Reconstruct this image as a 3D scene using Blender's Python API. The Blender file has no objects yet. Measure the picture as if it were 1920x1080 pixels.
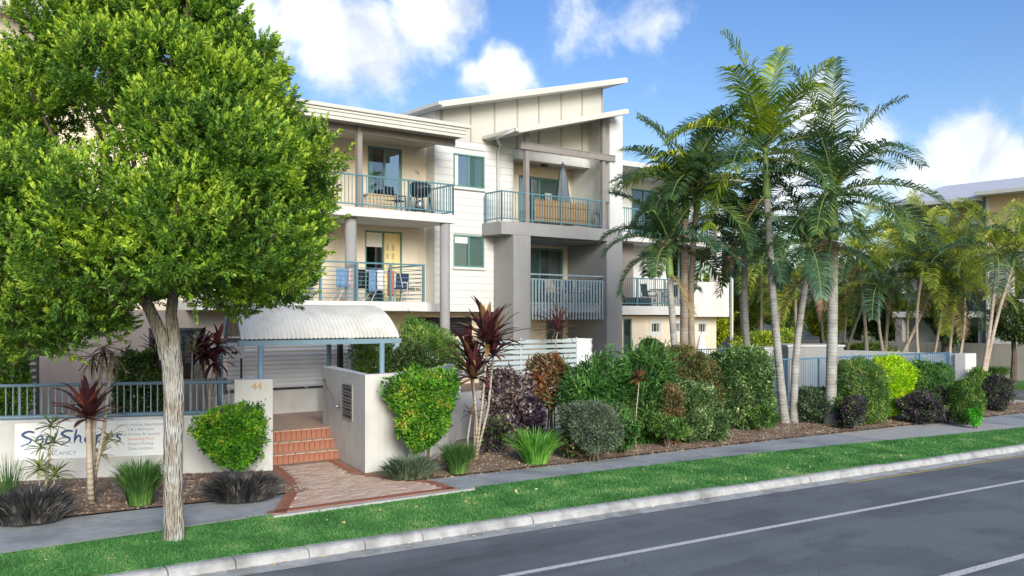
import bpy, math, random
import numpy as np
from mathutils import Vector, Matrix

R = math.radians
random.seed(7)
rng = np.random.default_rng(11)
scene = bpy.context.scene
col = scene.collection

# ------------------------------------------------------------------ camera
EYE = 3.0
F, HY = 1750.0, 595.0           # focal length and horizon row measured in the 1920 px photograph
AZ = R(52)
FW = (math.cos(AZ), math.sin(AZ))
RT = (math.sin(AZ), -math.cos(AZ))
cam_d = bpy.data.cameras.new('camera')
cam = bpy.data.objects.new('camera', cam_d)
col.objects.link(cam)
cam.location = (0, 0, EYE)
cam.rotation_euler = (R(90), 0, R(-38))
cam_d.sensor_width = 36
cam_d.lens = F / 1920 * 36
cam_d.shift_y = (HY - 540) / 1920
cam_d.clip_start = .1
cam_d.clip_end = 3000
scene.camera = cam

def ray(x, y):
    a = (x - 960) / F
    return (FW[0] + a * RT[0], FW[1] + a * RT[1], (HY - y) / F)
def at_d(x, y, d):
    r = ray(x, y); return Vector((r[0] * d, r[1] * d, EYE + r[2] * d))
def at_z(x, y, z):
    r = ray(x, y); return at_d(x, y, (z - EYE) / r[2])
def at_v(x, y, v):
    r = ray(x, y); return at_d(x, y, v / r[1])
def uv_at(x, d):
    p = at_d(x, HY, d); return p.x, p.y

# ------------------------------------------------------------------ world, sun, exposure
SUN_EL, SUN_AZ = R(21), R(200)      # azimuth clockwise from +Y: behind the camera, to the right
world = bpy.data.worlds.new('World'); scene.world = world
world.use_nodes = True
wt = world.node_tree; wt.nodes.clear()
def wn(t, **k):
    n = wt.nodes.new(t)
    for a, b in k.items(): setattr(n, a, b)
    return n
def wl(a, b): wt.links.new(a, b)
def wmath(op, a, b=None, c=None, clamp=False):
    n = wn('ShaderNodeMath', operation=op, use_clamp=clamp)
    for i, v in enumerate((a, b, c)):
        if v is None: continue
        if isinstance(v, (int, float)): n.inputs[i].default_value = v
        else: wl(v, n.inputs[i])
    return n.outputs[0]
sky = wn('ShaderNodeTexSky', sky_type='NISHITA', sun_disc=False)
sky.sun_elevation = SUN_EL; sky.sun_rotation = SUN_AZ
sky.air_density = 1.0; sky.dust_density = .8; sky.ozone_density = 1.6
hs = wn('ShaderNodeHueSaturation'); hs.inputs['Saturation'].default_value = 1.3; hs.inputs['Hue'].default_value = .516; hs.inputs['Value'].default_value = 1.0
wl(sky.outputs[0], hs.inputs['Color'])
tc = wn('ShaderNodeTexCoord')
DIR = tc.outputs['Generated']
def wnoise(scale, detail, rough=.55, off=(0, 0, 0), dist=0.0):
    m = wn('ShaderNodeMapping'); m.inputs['Location'].default_value = off
    wl(DIR, m.inputs['Vector'])
    n = wn('ShaderNodeTexNoise'); n.inputs['Scale'].default_value = scale
    n.inputs['Detail'].default_value = detail; n.inputs['Roughness'].default_value = rough
    n.inputs['Distortion'].default_value = dist
    wl(m.outputs[0], n.inputs['Vector'])
    return n
warp = wnoise(9, 5, .6)
wsub = wn('ShaderNodeVectorMath', operation='SUBTRACT'); wl(warp.outputs['Color'], wsub.inputs[0]); wsub.inputs[1].default_value = (.5, .5, .5)
wsc = wn('ShaderNodeVectorMath', operation='SCALE'); wl(wsub.outputs[0], wsc.inputs[0]); wsc.inputs['Scale'].default_value = .045
wadd = wn('ShaderNodeVectorMath', operation='ADD'); wl(DIR, wadd.inputs[0]); wl(wsc.outputs[0], wadd.inputs[1])
WDIR = wadd.outputs[0]
# cumulus clouds: (pixel x, pixel y, radius px, strength)
blobs = [(610, 70, 95, 1), (700, 80, 115, 1), (790, 45, 105, 1), (560, 10, 100, .9), (840, 25, 65, 1), (470, 15, 95, .95), (520, 60, 70, .9), (720, 125, 70, .95), (640, 130, 60, .8),
         (880, 150, 45, .9), (925, 138, 55, 1), (958, 152, 40, .85),
         (1150, 55, 60, .30), (1195, 20, 75, .36), (1095, 42, 55, .28), (660, 188, 32, .36),
         (1830, 262, 70, 1), (1795, 310, 70, .9), (1890, 305, 70, 1), (1730, 340, 80, .85), (1640, 260, 70, .8), (1545, 215, 60, .85), (1580, 320, 90, .7), (1480, 330, 80, .6),
         (1960, 330, 90, 1), (-120, 80, 160, .9), (-300, 200, 170, .8), (2150, 200, 150, .8), (300, -250, 220, .9), (1100, -330, 160, .7)]
acc = None
for (x, y, r_, s) in blobs:
    c = Vector(ray(x, y)).normalized()
    dn = wn('ShaderNodeVectorMath', operation='DISTANCE'); wl(WDIR, dn.inputs[0]); dn.inputs[1].default_value = c
    v = wmath('MULTIPLY_ADD', dn.outputs['Value'], -s * F / (r_ * 1.1), s)
    acc = v if acc is None else wmath('MAXIMUM', acc, v)
elsewhere = wmath('MULTIPLY_ADD', wnoise(2.6, 3, .5, (3.1, 1.7, .4)).outputs['Fac'], 3.0, -1.95)
fwd = wn('ShaderNodeVectorMath', operation='DOT_PRODUCT'); wl(DIR, fwd.inputs[0]); fwd.inputs[1].default_value = (FW[0], FW[1], 0)
away = wmath('MULTIPLY_ADD', fwd.outputs['Value'], -4.0, 2.2, clamp=True)
acc = wmath('MAXIMUM', acc, wmath('MULTIPLY_ADD', away, wmath('MAXIMUM', elsewhere, -1.0), wmath('MULTIPLY_ADD', away, 1.0, -1.0)))
det = wnoise(17, 9, .6, (.3, .8, .1), .3)
m = wmath('ADD', acc, wmath('MULTIPLY_ADD', det.outputs['Fac'], 1.9, -1.02))
mask = wn('ShaderNodeMapRange', interpolation_type='SMOOTHSTEP'); wl(m, mask.inputs['Value'])
mask.inputs['From Min'].default_value = -.16; mask.inputs['From Max'].default_value = .72
mask.inputs['To Max'].default_value = .95
# relief inside the cloud: density seen from the sun side minus density here
det2 = wnoise(11, 6, .55, (.335, .78, .16), .3)
shade = wn('ShaderNodeMapRange'); wl(det2.outputs['Fac'], shade.inputs['Value'])
shade.inputs['From Min'].default_value = .36; shade.inputs['From Max'].default_value = .62
ccol = wn('ShaderNodeMix', data_type='RGBA')
wl(shade.outputs[0], ccol.inputs['Factor'])
ccol.inputs['A'].default_value = (4.6, 5.0, 5.6, 1); ccol.inputs['B'].default_value = (8.6, 8.6, 8.5, 1)
mixc = wn('ShaderNodeMix', data_type='RGBA')
wl(mask.outputs[0], mixc.inputs['Factor']); wl(hs.outputs[0], mixc.inputs['A']); wl(ccol.outputs['Result'], mixc.inputs['B'])
bg = wn('ShaderNodeBackground'); bg.inputs['Strength'].default_value = .1
wl(mixc.outputs['Result'], bg.inputs['Color'])
wo = wn('ShaderNodeOutputWorld'); wl(bg.outputs[0], wo.inputs['Surface'])

sun_d = bpy.data.lights.new('sun', 'SUN'); sun = bpy.data.objects.new('sun', sun_d); col.objects.link(sun)
sun_d.energy = 2.6; sun_d.angle = R(26); sun_d.color = (1, .955, .88)
sd = Vector((math.sin(SUN_AZ) * math.cos(SUN_EL), math.cos(SUN_AZ) * math.cos(SUN_EL), math.sin(SUN_EL)))
sun.rotation_euler = (-sd).to_track_quat('-Z', 'Y').to_euler()
sun.location = sd * 60

scene.view_settings.view_transform = 'Standard'
scene.view_settings.look = 'None'
scene.view_settings.gamma = 1
scene.view_settings.exposure = .80
scene.render.engine = 'CYCLES'
scene.cycles.max_bounces = 6
scene.cycles.transparent_max_bounces = 12

# ------------------------------------------------------------------ materials
def mat(name, c, rough=.7, c2=None, scale=3.0, detail=6, bump=0.0, bscale=None, metal=0.0, spec=.4, stretch=(1, 1, 1), lo=.35, hi=.65, coords='Object', c3=None, s3=.6):
    m = bpy.data.materials.new(name); m.use_nodes = True
    nt = m.node_tree; b = nt.nodes['Principled BSDF']
    b.inputs['Base Color'].default_value = (*c, 1); b.inputs['Roughness'].default_value = rough
    b.inputs['Metallic'].default_value = metal; b.inputs['Specular IOR Level'].default_value = spec
    L = nt.links.new
    tcn = nt.nodes.new('ShaderNodeTexCoord'); mp = nt.nodes.new('ShaderNodeMapping')
    mp.inputs['Scale'].default_value = stretch
    L(tcn.outputs[coords], mp.inputs[0])
    if c2 is not None:
        n = nt.nodes.new('ShaderNodeTexNoise'); n.inputs['Scale'].default_value = scale; n.inputs['Detail'].default_value = detail; n.inputs['Roughness'].default_value = .6
        L(mp.outputs[0], n.inputs[0])
        mr = nt.nodes.new('ShaderNodeMapRange'); mr.inputs[1].default_value = lo; mr.inputs[2].default_value = hi
        L(n.outputs['Fac'], mr.inputs[0])
        mx = nt.nodes.new('ShaderNodeMix'); mx.data_type = 'RGBA'
        mx.inputs['A'].default_value = (*c, 1); mx.inputs['B'].default_value = (*c2, 1)
        L(mr.outputs[0], mx.inputs['Factor'])
        out = mx.outputs['Result']
        if c3 is not None:
            n3 = nt.nodes.new('ShaderNodeTexNoise'); n3.inputs['Scale'].default_value = s3; n3.inputs['Detail'].default_value = 5
            L(tcn.outputs[coords], n3.inputs[0])
            mr3 = nt.nodes.new('ShaderNodeMapRange'); mr3.inputs[1].default_value = .48; mr3.inputs[2].default_value = .7
            L(n3.outputs['Fac'], mr3.inputs[0])
            mx3 = nt.nodes.new('ShaderNodeMix'); mx3.data_type = 'RGBA'; mx3.inputs['B'].default_value = (*c3, 1)
            L(out, mx3.inputs['A']); L(mr3.outputs[0], mx3.inputs['Factor']); out = mx3.outputs['Result']
        L(out, b.inputs['Base Color'])
    if bump:
        nb = nt.nodes.new('ShaderNodeTexNoise'); nb.inputs['Scale'].default_value = bscale or scale * 8; nb.inputs['Detail'].default_value = 5
        L(mp.outputs[0], nb.inputs[0])
        bp = nt.nodes.new('ShaderNodeBump'); bp.inputs['Strength'].default_value = bump; bp.inputs['Distance'].default_value = .02
        L(nb.outputs['Fac'], bp.inputs['Height']); L(bp.outputs[0], b.inputs['Normal'])
    return m

LEAF_GAIN = 1.45
def leaf_mat(name, dark, light, tip=None, nscale=2.2, rough=.5, trans=.3, bias=.5, young=0):
    """leaf colour varies leaf by leaf and, more slowly, shoot by shoot"""
    m = bpy.data.materials.new(name); m.use_nodes = True
    nt = m.node_tree; L = nt.links.new; b = nt.nodes['Principled BSDF']
    g = nt.nodes.new('ShaderNodeNewGeometry'); tcn = nt.nodes.new('ShaderNodeTexCoord')
    n = nt.nodes.new('ShaderNodeTexNoise'); n.inputs['Scale'].default_value = nscale; n.inputs['Detail'].default_value = 3
    L(tcn.outputs['Object'], n.inputs[0])
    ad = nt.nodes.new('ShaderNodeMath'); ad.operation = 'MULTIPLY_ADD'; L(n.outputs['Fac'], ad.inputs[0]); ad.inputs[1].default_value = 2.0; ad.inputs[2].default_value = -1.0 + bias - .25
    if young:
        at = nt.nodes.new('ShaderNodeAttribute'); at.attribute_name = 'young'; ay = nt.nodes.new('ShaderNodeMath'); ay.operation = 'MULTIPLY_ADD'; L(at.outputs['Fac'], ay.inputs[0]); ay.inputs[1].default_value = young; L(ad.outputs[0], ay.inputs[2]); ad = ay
    a2 = nt.nodes.new('ShaderNodeMath'); a2.operation = 'MULTIPLY_ADD'; a2.use_clamp = True
    L(g.outputs['Random Per Island'], a2.inputs[0]); a2.inputs[1].default_value = .5; L(ad.outputs[0], a2.inputs[2])
    rp = nt.nodes.new('ShaderNodeValToRGB'); L(a2.outputs[0], rp.inputs[0])
    dark, light, tip = (tuple(min(.75, q * LEAF_GAIN) for q in c_) if c_ else None for c_ in (dark, light, tip))
    rp.color_ramp.elements[0].position = .1; rp.color_ramp.elements[0].color = (*dark, 1)
    rp.color_ramp.elements[1].position = .72; rp.color_ramp.elements[1].color = (*light, 1)
    if tip: e = rp.color_ramp.elements.new(.97); e.color = (*tip, 1)
    L(rp.outputs[0], b.inputs['Base Color']); b.inputs['Roughness'].default_value = rough; b.inputs['Specular IOR Level'].default_value = .35
    tr = nt.nodes.new('ShaderNodeBsdfTranslucent'); 
    hsn = nt.nodes.new('ShaderNodeHueSaturation'); hsn.inputs['Value'].default_value = 1.5; hsn.inputs['Saturation'].default_value = 1.1; L(rp.outputs[0], hsn.inputs['Color']); L(hsn.outputs[0], tr.inputs['Color'])
    mx = nt.nodes.new('ShaderNodeMixShader'); mx.inputs[0].default_value = trans
    L(b.outputs[0], mx.inputs[1]); L(tr.outputs[0], mx.inputs[2]); L(mx.outputs[0], nt.nodes['Material Output'].inputs[0])
    return m

def streaks(m, strength=.16):
    nt = m.node_tree; L = nt.links.new; b = nt.nodes['Principled BSDF']; prev = b.inputs['Base Color'].links[0].from_socket
    tcn = nt.nodes.new('ShaderNodeTexCoord'); mp = nt.nodes.new('ShaderNodeMapping'); mp.inputs['Scale'].default_value = (4, 4, .22); L(tcn.outputs['Object'], mp.inputs[0])
    n = nt.nodes.new('ShaderNodeTexNoise'); n.inputs['Scale'].default_value = 1.6; n.inputs['Detail'].default_value = 7; L(mp.outputs[0], n.inputs[0])
    mr = nt.nodes.new('ShaderNodeMapRange'); mr.inputs[1].default_value = .48; mr.inputs[2].default_value = .75; mr.inputs[4].default_value = strength; L(n.outputs['Fac'], mr.inputs[0])
    mx = nt.nodes.new('ShaderNodeMix'); mx.data_type = 'RGBA'; mx.blend_type = 'MULTIPLY'; mx.inputs['B'].default_value = (.42, .38, .33, 1); L(mr.outputs[0], mx.inputs['Factor']); L(prev, mx.inputs['A']); L(mx.outputs['Result'], b.inputs['Base Color'])
def road_mat():
    """worn asphalt: aggregate speckle, tyre-polished bands along the lane, patches, sparse cracks"""
    m = mat('asphalt', (.125, .142, .156), .85, (.25, .275, .295), 44, 9, .8, 140, c3=(.15, .168, .183), s3=.45)
    nt = m.node_tree; L = nt.links.new; b = nt.nodes['Principled BSDF']; prev = b.inputs['Base Color'].links[0].from_socket
    tcn = nt.nodes.new('ShaderNodeTexCoord')
    def mul(prev, fac, lo, hi, c):
        mr = nt.nodes.new('ShaderNodeMapRange'); mr.inputs[1].default_value = lo; mr.inputs[2].default_value = hi; L(fac, mr.inputs[0])
        mx = nt.nodes.new('ShaderNodeMix'); mx.data_type = 'RGBA'; mx.blend_type = 'MULTIPLY'; L(mr.outputs[0], mx.inputs['Factor']); L(prev, mx.inputs['A']); mx.inputs['B'].default_value = (*c, 1); return mx.outputs['Result']
    def noise(scale, st, det=6):
        mp = nt.nodes.new('ShaderNodeMapping'); mp.inputs['Scale'].default_value = st; mp.inputs['Rotation'].default_value = (0, 0, R(4)); L(tcn.outputs['Object'], mp.inputs[0]); n = nt.nodes.new('ShaderNodeTexNoise'); n.inputs['Scale'].default_value = scale; n.inputs['Detail'].default_value = det; L(mp.outputs[0], n.inputs[0]); return n.outputs['Fac']
    prev = mul(prev, noise(1.6, (.035, 1, 1)), .45, .70, (.80, .80, .81))
    prev = mul(prev, noise(.5, (1, 1.4, 1), 3), .52, .60, (.80, .80, .81))
    prev = mul(prev, noise(3.2, (.25, 1, 1), 8), .62, .74, (.72, .72, .72))
    mp = nt.nodes.new('ShaderNodeMapping'); mp.inputs['Scale'].default_value = (.35, .8, 1); L(tcn.outputs['Object'], mp.inputs[0]); wv = nt.nodes.new('ShaderNodeTexNoise'); wv.inputs['Scale'].default_value = 3; wv.inputs['Detail'].default_value = 6; L(mp.outputs[0], wv.inputs[0])
    ad = nt.nodes.new('ShaderNodeMix'); ad.data_type = 'RGBA'; ad.inputs['Factor'].default_value = .2; L(mp.outputs[0], ad.inputs['A']); L(wv.outputs['Color'], ad.inputs['B'])
    vo = nt.nodes.new('ShaderNodeTexVoronoi'); vo.feature = 'DISTANCE_TO_EDGE'; vo.inputs['Scale'].default_value = .8; L(ad.outputs['Result'], vo.inputs['Vector'])
    prev = mul(prev, vo.outputs['Distance'], .003, .0, (.72, .72, .72))
    L(prev, b.inputs['Base Color']); return m
M = {}
M['asphalt'] = road_mat()
M['ground'] = mat('ground', (.10, .12, .06), .95, (.16, .15, .09), 2, 8, .4, 30)
M['concrete'] = mat('concrete', (.42, .42, .40), .85, (.54, .53, .50), 5, 8, .35, 60, c3=(.33, .33, .31), s3=1.1)
M['kerb'] = mat('kerb_concrete', (.33, .34, .34), .85, (.46, .465, .46), 6, 9, .5, 50, c3=(.21, .215, .21), s3=2.2)
M['path'] = mat('path_concrete', (.31, .335, .35), .9, (.42, .44, .45), 5, 9, .45, 90, c3=(.22, .235, .25), s3=.8)
M['path_light'] = mat('path_new_concrete', (.40, .40, .385), .9, (.48, .47, .45), 3, 9, .3, 90)
M['grass'] = mat('turf', (.06, .17, .035), .9, (.095, .23, .055), 7, 8, .6, 120, c3=(.15, .22, .08), s3=1.1)
M['mulch'] = mat('mulch', (.17, .11, .075), .95, (.34, .26, .20), 22, 8, 1.0, 70, c3=(.30, .27, .235), s3=.9)
M['paint'] = mat('road_paint', (.66, .66, .64), .7, (.30, .30, .30), 26, 9, .3, 60, lo=.5, hi=.72)
M['yellow'] = mat('yellow_paint', (.62, .46, .12), .7, (.40, .33, .14), 9, 8, lo=.45, hi=.75)
M['white'] = mat('white_render', (.60, .605, .585), .8, (.64, .645, .625), .8, 6, .12, 80)
M['board'] = mat('weatherboard', (.60, .61, .595), .6, (.65, .66, .645), 1.2, 6, .06, 40, stretch=(.4, 1, 3))
M['slab'] = mat('white_concrete', (.64, .645, .63), .75, (.58, .585, .57), 1.1, 6, .1, 60)
M['cream'] = mat('cream_render', (.66, .57, .44), .8, (.70, .62, .49), .8, 6, .12, 70)
M['taupe'] = mat('taupe_render', (.275, .275, .27), .85, (.315, .315, .31), .9, 6, .2, 80)
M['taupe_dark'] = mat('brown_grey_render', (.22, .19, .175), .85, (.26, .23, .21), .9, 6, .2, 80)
M['garden_wall'] = mat('garden_wall_render', (.57, .57, .55), .85, (.64, .64, .62), .9, 7, .35, 70, c3=(.52, .515, .49), s3=1.2)
M['mail_wall'] = M['garden_wall']
M['roof'] = mat('metal_roof', (.55, .55, .53), .45, (.60, .60, .58), 2, 3)
M['roof_white'] = mat('white_metal_roof', (.70, .71, .71), .5, (.64, .65, .66), 1.2, 4)
M['fascia'] = mat('cream_fascia', (.55, .54, .49), .55, (.59, .58, .53), 2, 4)
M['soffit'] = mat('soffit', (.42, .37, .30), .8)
M['panel'] = mat('cladding_panel', (.50, .49, .44), .65, (.53, .52, .475), .7, 4, .05, 40)
M['batten'] = mat('batten', (.36, .34, .29), .6)
M['rail'] = mat('teal_rail', (.085, .19, .235), .4, (.11, .225, .265), 6, 3)
M['rail_pale'] = mat('pale_blue_slats', (.30, .40, .44), .5, (.36, .45, .48), 4, 3)
M['poolrail'] = mat('blue_pool_fence', (.085, .20, .33), .4, (.11, .25, .37), 5, 3)
M['frame'] = mat('green_window_frame', (.10, .225, .205), .4, (.12, .25, .225), 5, 3)
M['steel'] = mat('painted_post', (.235, .215, .20), .5, (.27, .25, .235), 4, 3)
M['beamblue'] = mat('canopy_blue', (.17, .265, .33), .4, (.2, .30, .36), 5, 3)
M['corr'] = mat('canopy_sheet', (.60, .60, .555), .5, (.66, .655, .61), 2.5, 6, c3=(.52, .51, .46), s3=1.5)
M['corrw'] = mat('white_sheet', (.78, .79, .80), .45, (.72, .74, .76), 1.5, 4)
M['slat'] = mat('pale_slat', (.38, .46, .48), .55, (.44, .51, .53), 3, 4)
M['stain'] = mat('stainless', (.6, .6, .6), .3, metal=.9)
M['black'] = mat('black_plastic', (.012, .013, .016), .45)
M['dark'] = mat('dark_metal', (.03, .033, .038), .4)
M['navy'] = mat('navy_fabric', (.02, .035, .085), .85, (.03, .05, .11), 8, 3)
M['red'] = mat('red_towel', (.50, .085, .07), .95, (.6, .2, .17), 14, 3)
M['jean'] = mat('blue_cloth', (.12, .24, .42), .95, (.2, .33, .5), 9, 3)
M['cloth'] = mat('pale_cloth', (.72, .72, .74), .95, (.6, .6, .64), 6, 3)
M['pink'] = mat('pink_cloth', (.62, .40, .44), .95)
M['canvas'] = mat('grey_canvas', (.10, .125, .15), .9, (.15, .18, .21), 5, 4, stretch=(1, 1, .2))
M['reed'] = mat('reed_screen', (.36, .22, .10), .9, (.55, .38, .19), 14, 6, .8, 60, stretch=(6, 6, .35))
M['timber'] = mat('timber', (.50, .36, .19), .7, (.62, .47, .27), 4, 6, stretch=(1, 1, 8))
M['blind'] = mat('blind', (.72, .70, .62), .9)
M['curtain_warm'] = mat('lit_curtain', (.85, .70, .36), .9, (.8, .62, .28), 6, 3)
M['inside'] = mat('dark_shade_backing', (.02, .021, .024), .9)  # near-black colour standing in for shade behind openings
M['brick_red'] = mat('terracotta', (.30, .115, .07), .85, (.38, .17, .11), 3, 6, .4, 60)
M['mortar'] = mat('mortar', (.42, .33, .25), .95, (.5, .41, .33), 20, 5)
M['signboard'] = mat('sign_face', (.82, .84, .84), .45, (.74, .80, .84), 1.6, 5, lo=.4, hi=.7)
M['letter'] = mat('blue_letter', (.03, .08, .22), .5)
M['letter_grey'] = mat('grey_letter', (.26, .29, .34), .6)
M['letter_red'] = mat('red_letter', (.62, .26, .22), .6)
M['gold'] = mat('gold_numeral', (.55, .34, .14), .4)
M['water'] = mat('pool_water', (.13, .42, .55), .08, (.2, .52, .63), 3, 4, .15, 6, spec=.5)
M['orange'] = mat('terracotta_awning', (.42, .17, .075), .6, (.47, .21, .1), 3, 4)
M['housewarm'] = mat('warm_wall', (.74, .52, .30), .85, (.78, .58, .36), .6, 5)
M['greywall'] = mat('grey_wall', (.37, .345, .325), .9, (.42, .395, .37), .6, 6, .1, 40)
for k_, st_ in (('white', .14), ('slab', .16), ('taupe', .12), ('garden_wall', .14), ('cream', .12), ('taupe_dark', .15), ('panel', .05), ('greywall', .2), ('corr', .16)): streaks(M[k_], st_)
def glass(name, tint, rough=.04):
    m = mat(name, tint, rough, spec=.9); b = m.node_tree.nodes['Principled BSDF']; b.inputs['IOR'].default_value = 1.7; b.inputs['Coat Weight'].default_value = .4; b.inputs['Coat Roughness'].default_value = .02
    return m
def thin_glass(name, tint, refl=.12):
    m = bpy.data.materials.new(name); m.use_nodes = True; nt = m.node_tree; L = nt.links.new; nt.nodes.remove(nt.nodes['Principled BSDF'])
    t = nt.nodes.new('ShaderNodeBsdfTransparent'); t.inputs[0].default_value = (*tint, 1); g = nt.nodes.new('ShaderNodeBsdfGlossy'); g.inputs['Roughness'].default_value = .02; g.inputs['Color'].default_value = (.9, .93, .95, 1)
    f = nt.nodes.new('ShaderNodeFresnel'); f.inputs[0].default_value = 1.52; a = nt.nodes.new('ShaderNodeMath'); a.use_clamp = True; L(f.outputs[0], a.inputs[0]); a.inputs[1].default_value = refl
    tcn = nt.nodes.new('ShaderNodeTexCoord'); n = nt.nodes.new('ShaderNodeTexNoise'); n.inputs['Scale'].default_value = 1.3; L(tcn.outputs['Object'], n.inputs[0]); b = nt.nodes.new('ShaderNodeBump'); b.inputs['Strength'].default_value = .02; L(n.outputs['Fac'], b.inputs['Height']); L(b.outputs[0], g.inputs['Normal'])
    mx = nt.nodes.new('ShaderNodeMixShader'); L(a.outputs[0], mx.inputs[0]); L(t.outputs[0], mx.inputs[1]); L(g.outputs[0], mx.inputs[2]); L(mx.outputs[0], nt.nodes['Material Output'].inputs[0]); return m
M['glass'] = thin_glass('window_glass', (.62, .68, .68), .14)
M['glass2'] = thin_glass('reflective_glass', (.5, .56, .58), .34)
def bark_mat(name, a, b_, c3, rings=False):
    m = mat(name, a, .92, b_, 9 if not rings else 3, 8, .0, stretch=(.5, .5, 4) if rings else (1, 1, .28), c3=c3, s3=2.3)
    nt = m.node_tree; L = nt.links.new; b = nt.nodes['Principled BSDF']
    tcn = nt.nodes.new('ShaderNodeTexCoord'); mp = nt.nodes.new('ShaderNodeMapping'); L(tcn.outputs['Object'], mp.inputs[0])
    bp = nt.nodes.new('ShaderNodeBump'); bp.inputs['Strength'].default_value = .55 if rings else 1.0; bp.inputs['Distance'].default_value = .012 if rings else .05
    if rings:
        mp.inputs['Scale'].default_value = (.15, .15, 1)
        w = nt.nodes.new('ShaderNodeTexWave'); w.bands_direction = 'Z'; w.inputs['Scale'].default_value = 3.6; w.inputs['Distortion'].default_value = 2.0
        L(mp.outputs[0], w.inputs[0]); L(w.outputs['Fac'], bp.inputs['Height'])
    else:
        mp.inputs['Scale'].default_value = (1, 1, .22)
        w = nt.nodes.new('ShaderNodeTexVoronoi'); w.inputs['Scale'].default_value = 34; L(mp.outputs[0], w.inputs[0]); L(w.outputs['Distance'], bp.inputs['Height'])
    L(bp.outputs[0], b.inputs['Normal'])
    return m
M['bark'] = bark_mat('tree_bark', (.22, .19, .15), (.40, .37, .32), (.47, .49, .48))
M['bark_dark'] = bark_mat('branch_bark', (.10, .075, .055), (.17, .13, .10), (.12, .1, .08))
M['palmbark'] = bark_mat('palm_trunk', (.21, .20, .185), (.34, .33, .31), (.42, .43, .41), True)
M['palmbark_brown'] = bark_mat('brown_palm_trunk', (.21, .165, .13), (.31, .26, .21), (.34, .31, .28), True)
M['cane'] = bark_mat('cane_stem', (.36, .29, .22), (.48, .42, .34), (.30, .24, .19), True)
M['shaft'] = mat('crownshaft', (.14, .26, .07), .5, (.22, .32, .10), 3, 4)
M['shaft_brown'] = mat('old_sheath', (.34, .19, .12), .8, (.43, .28, .19), 5, 5)
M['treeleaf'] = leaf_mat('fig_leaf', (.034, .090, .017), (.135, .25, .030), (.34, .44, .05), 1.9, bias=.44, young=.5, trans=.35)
M['pavers'] = []
for i, c in enumerate([(.55, .40, .30), (.49, .34, .26), (.60, .46, .36), (.52, .39, .31)]):
    M['pavers'].append(mat('paver_' + 'abcd'[i], c, .9, tuple(min(1, q * 1.15) for q in c), 12, 6, .4, 60))

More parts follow.
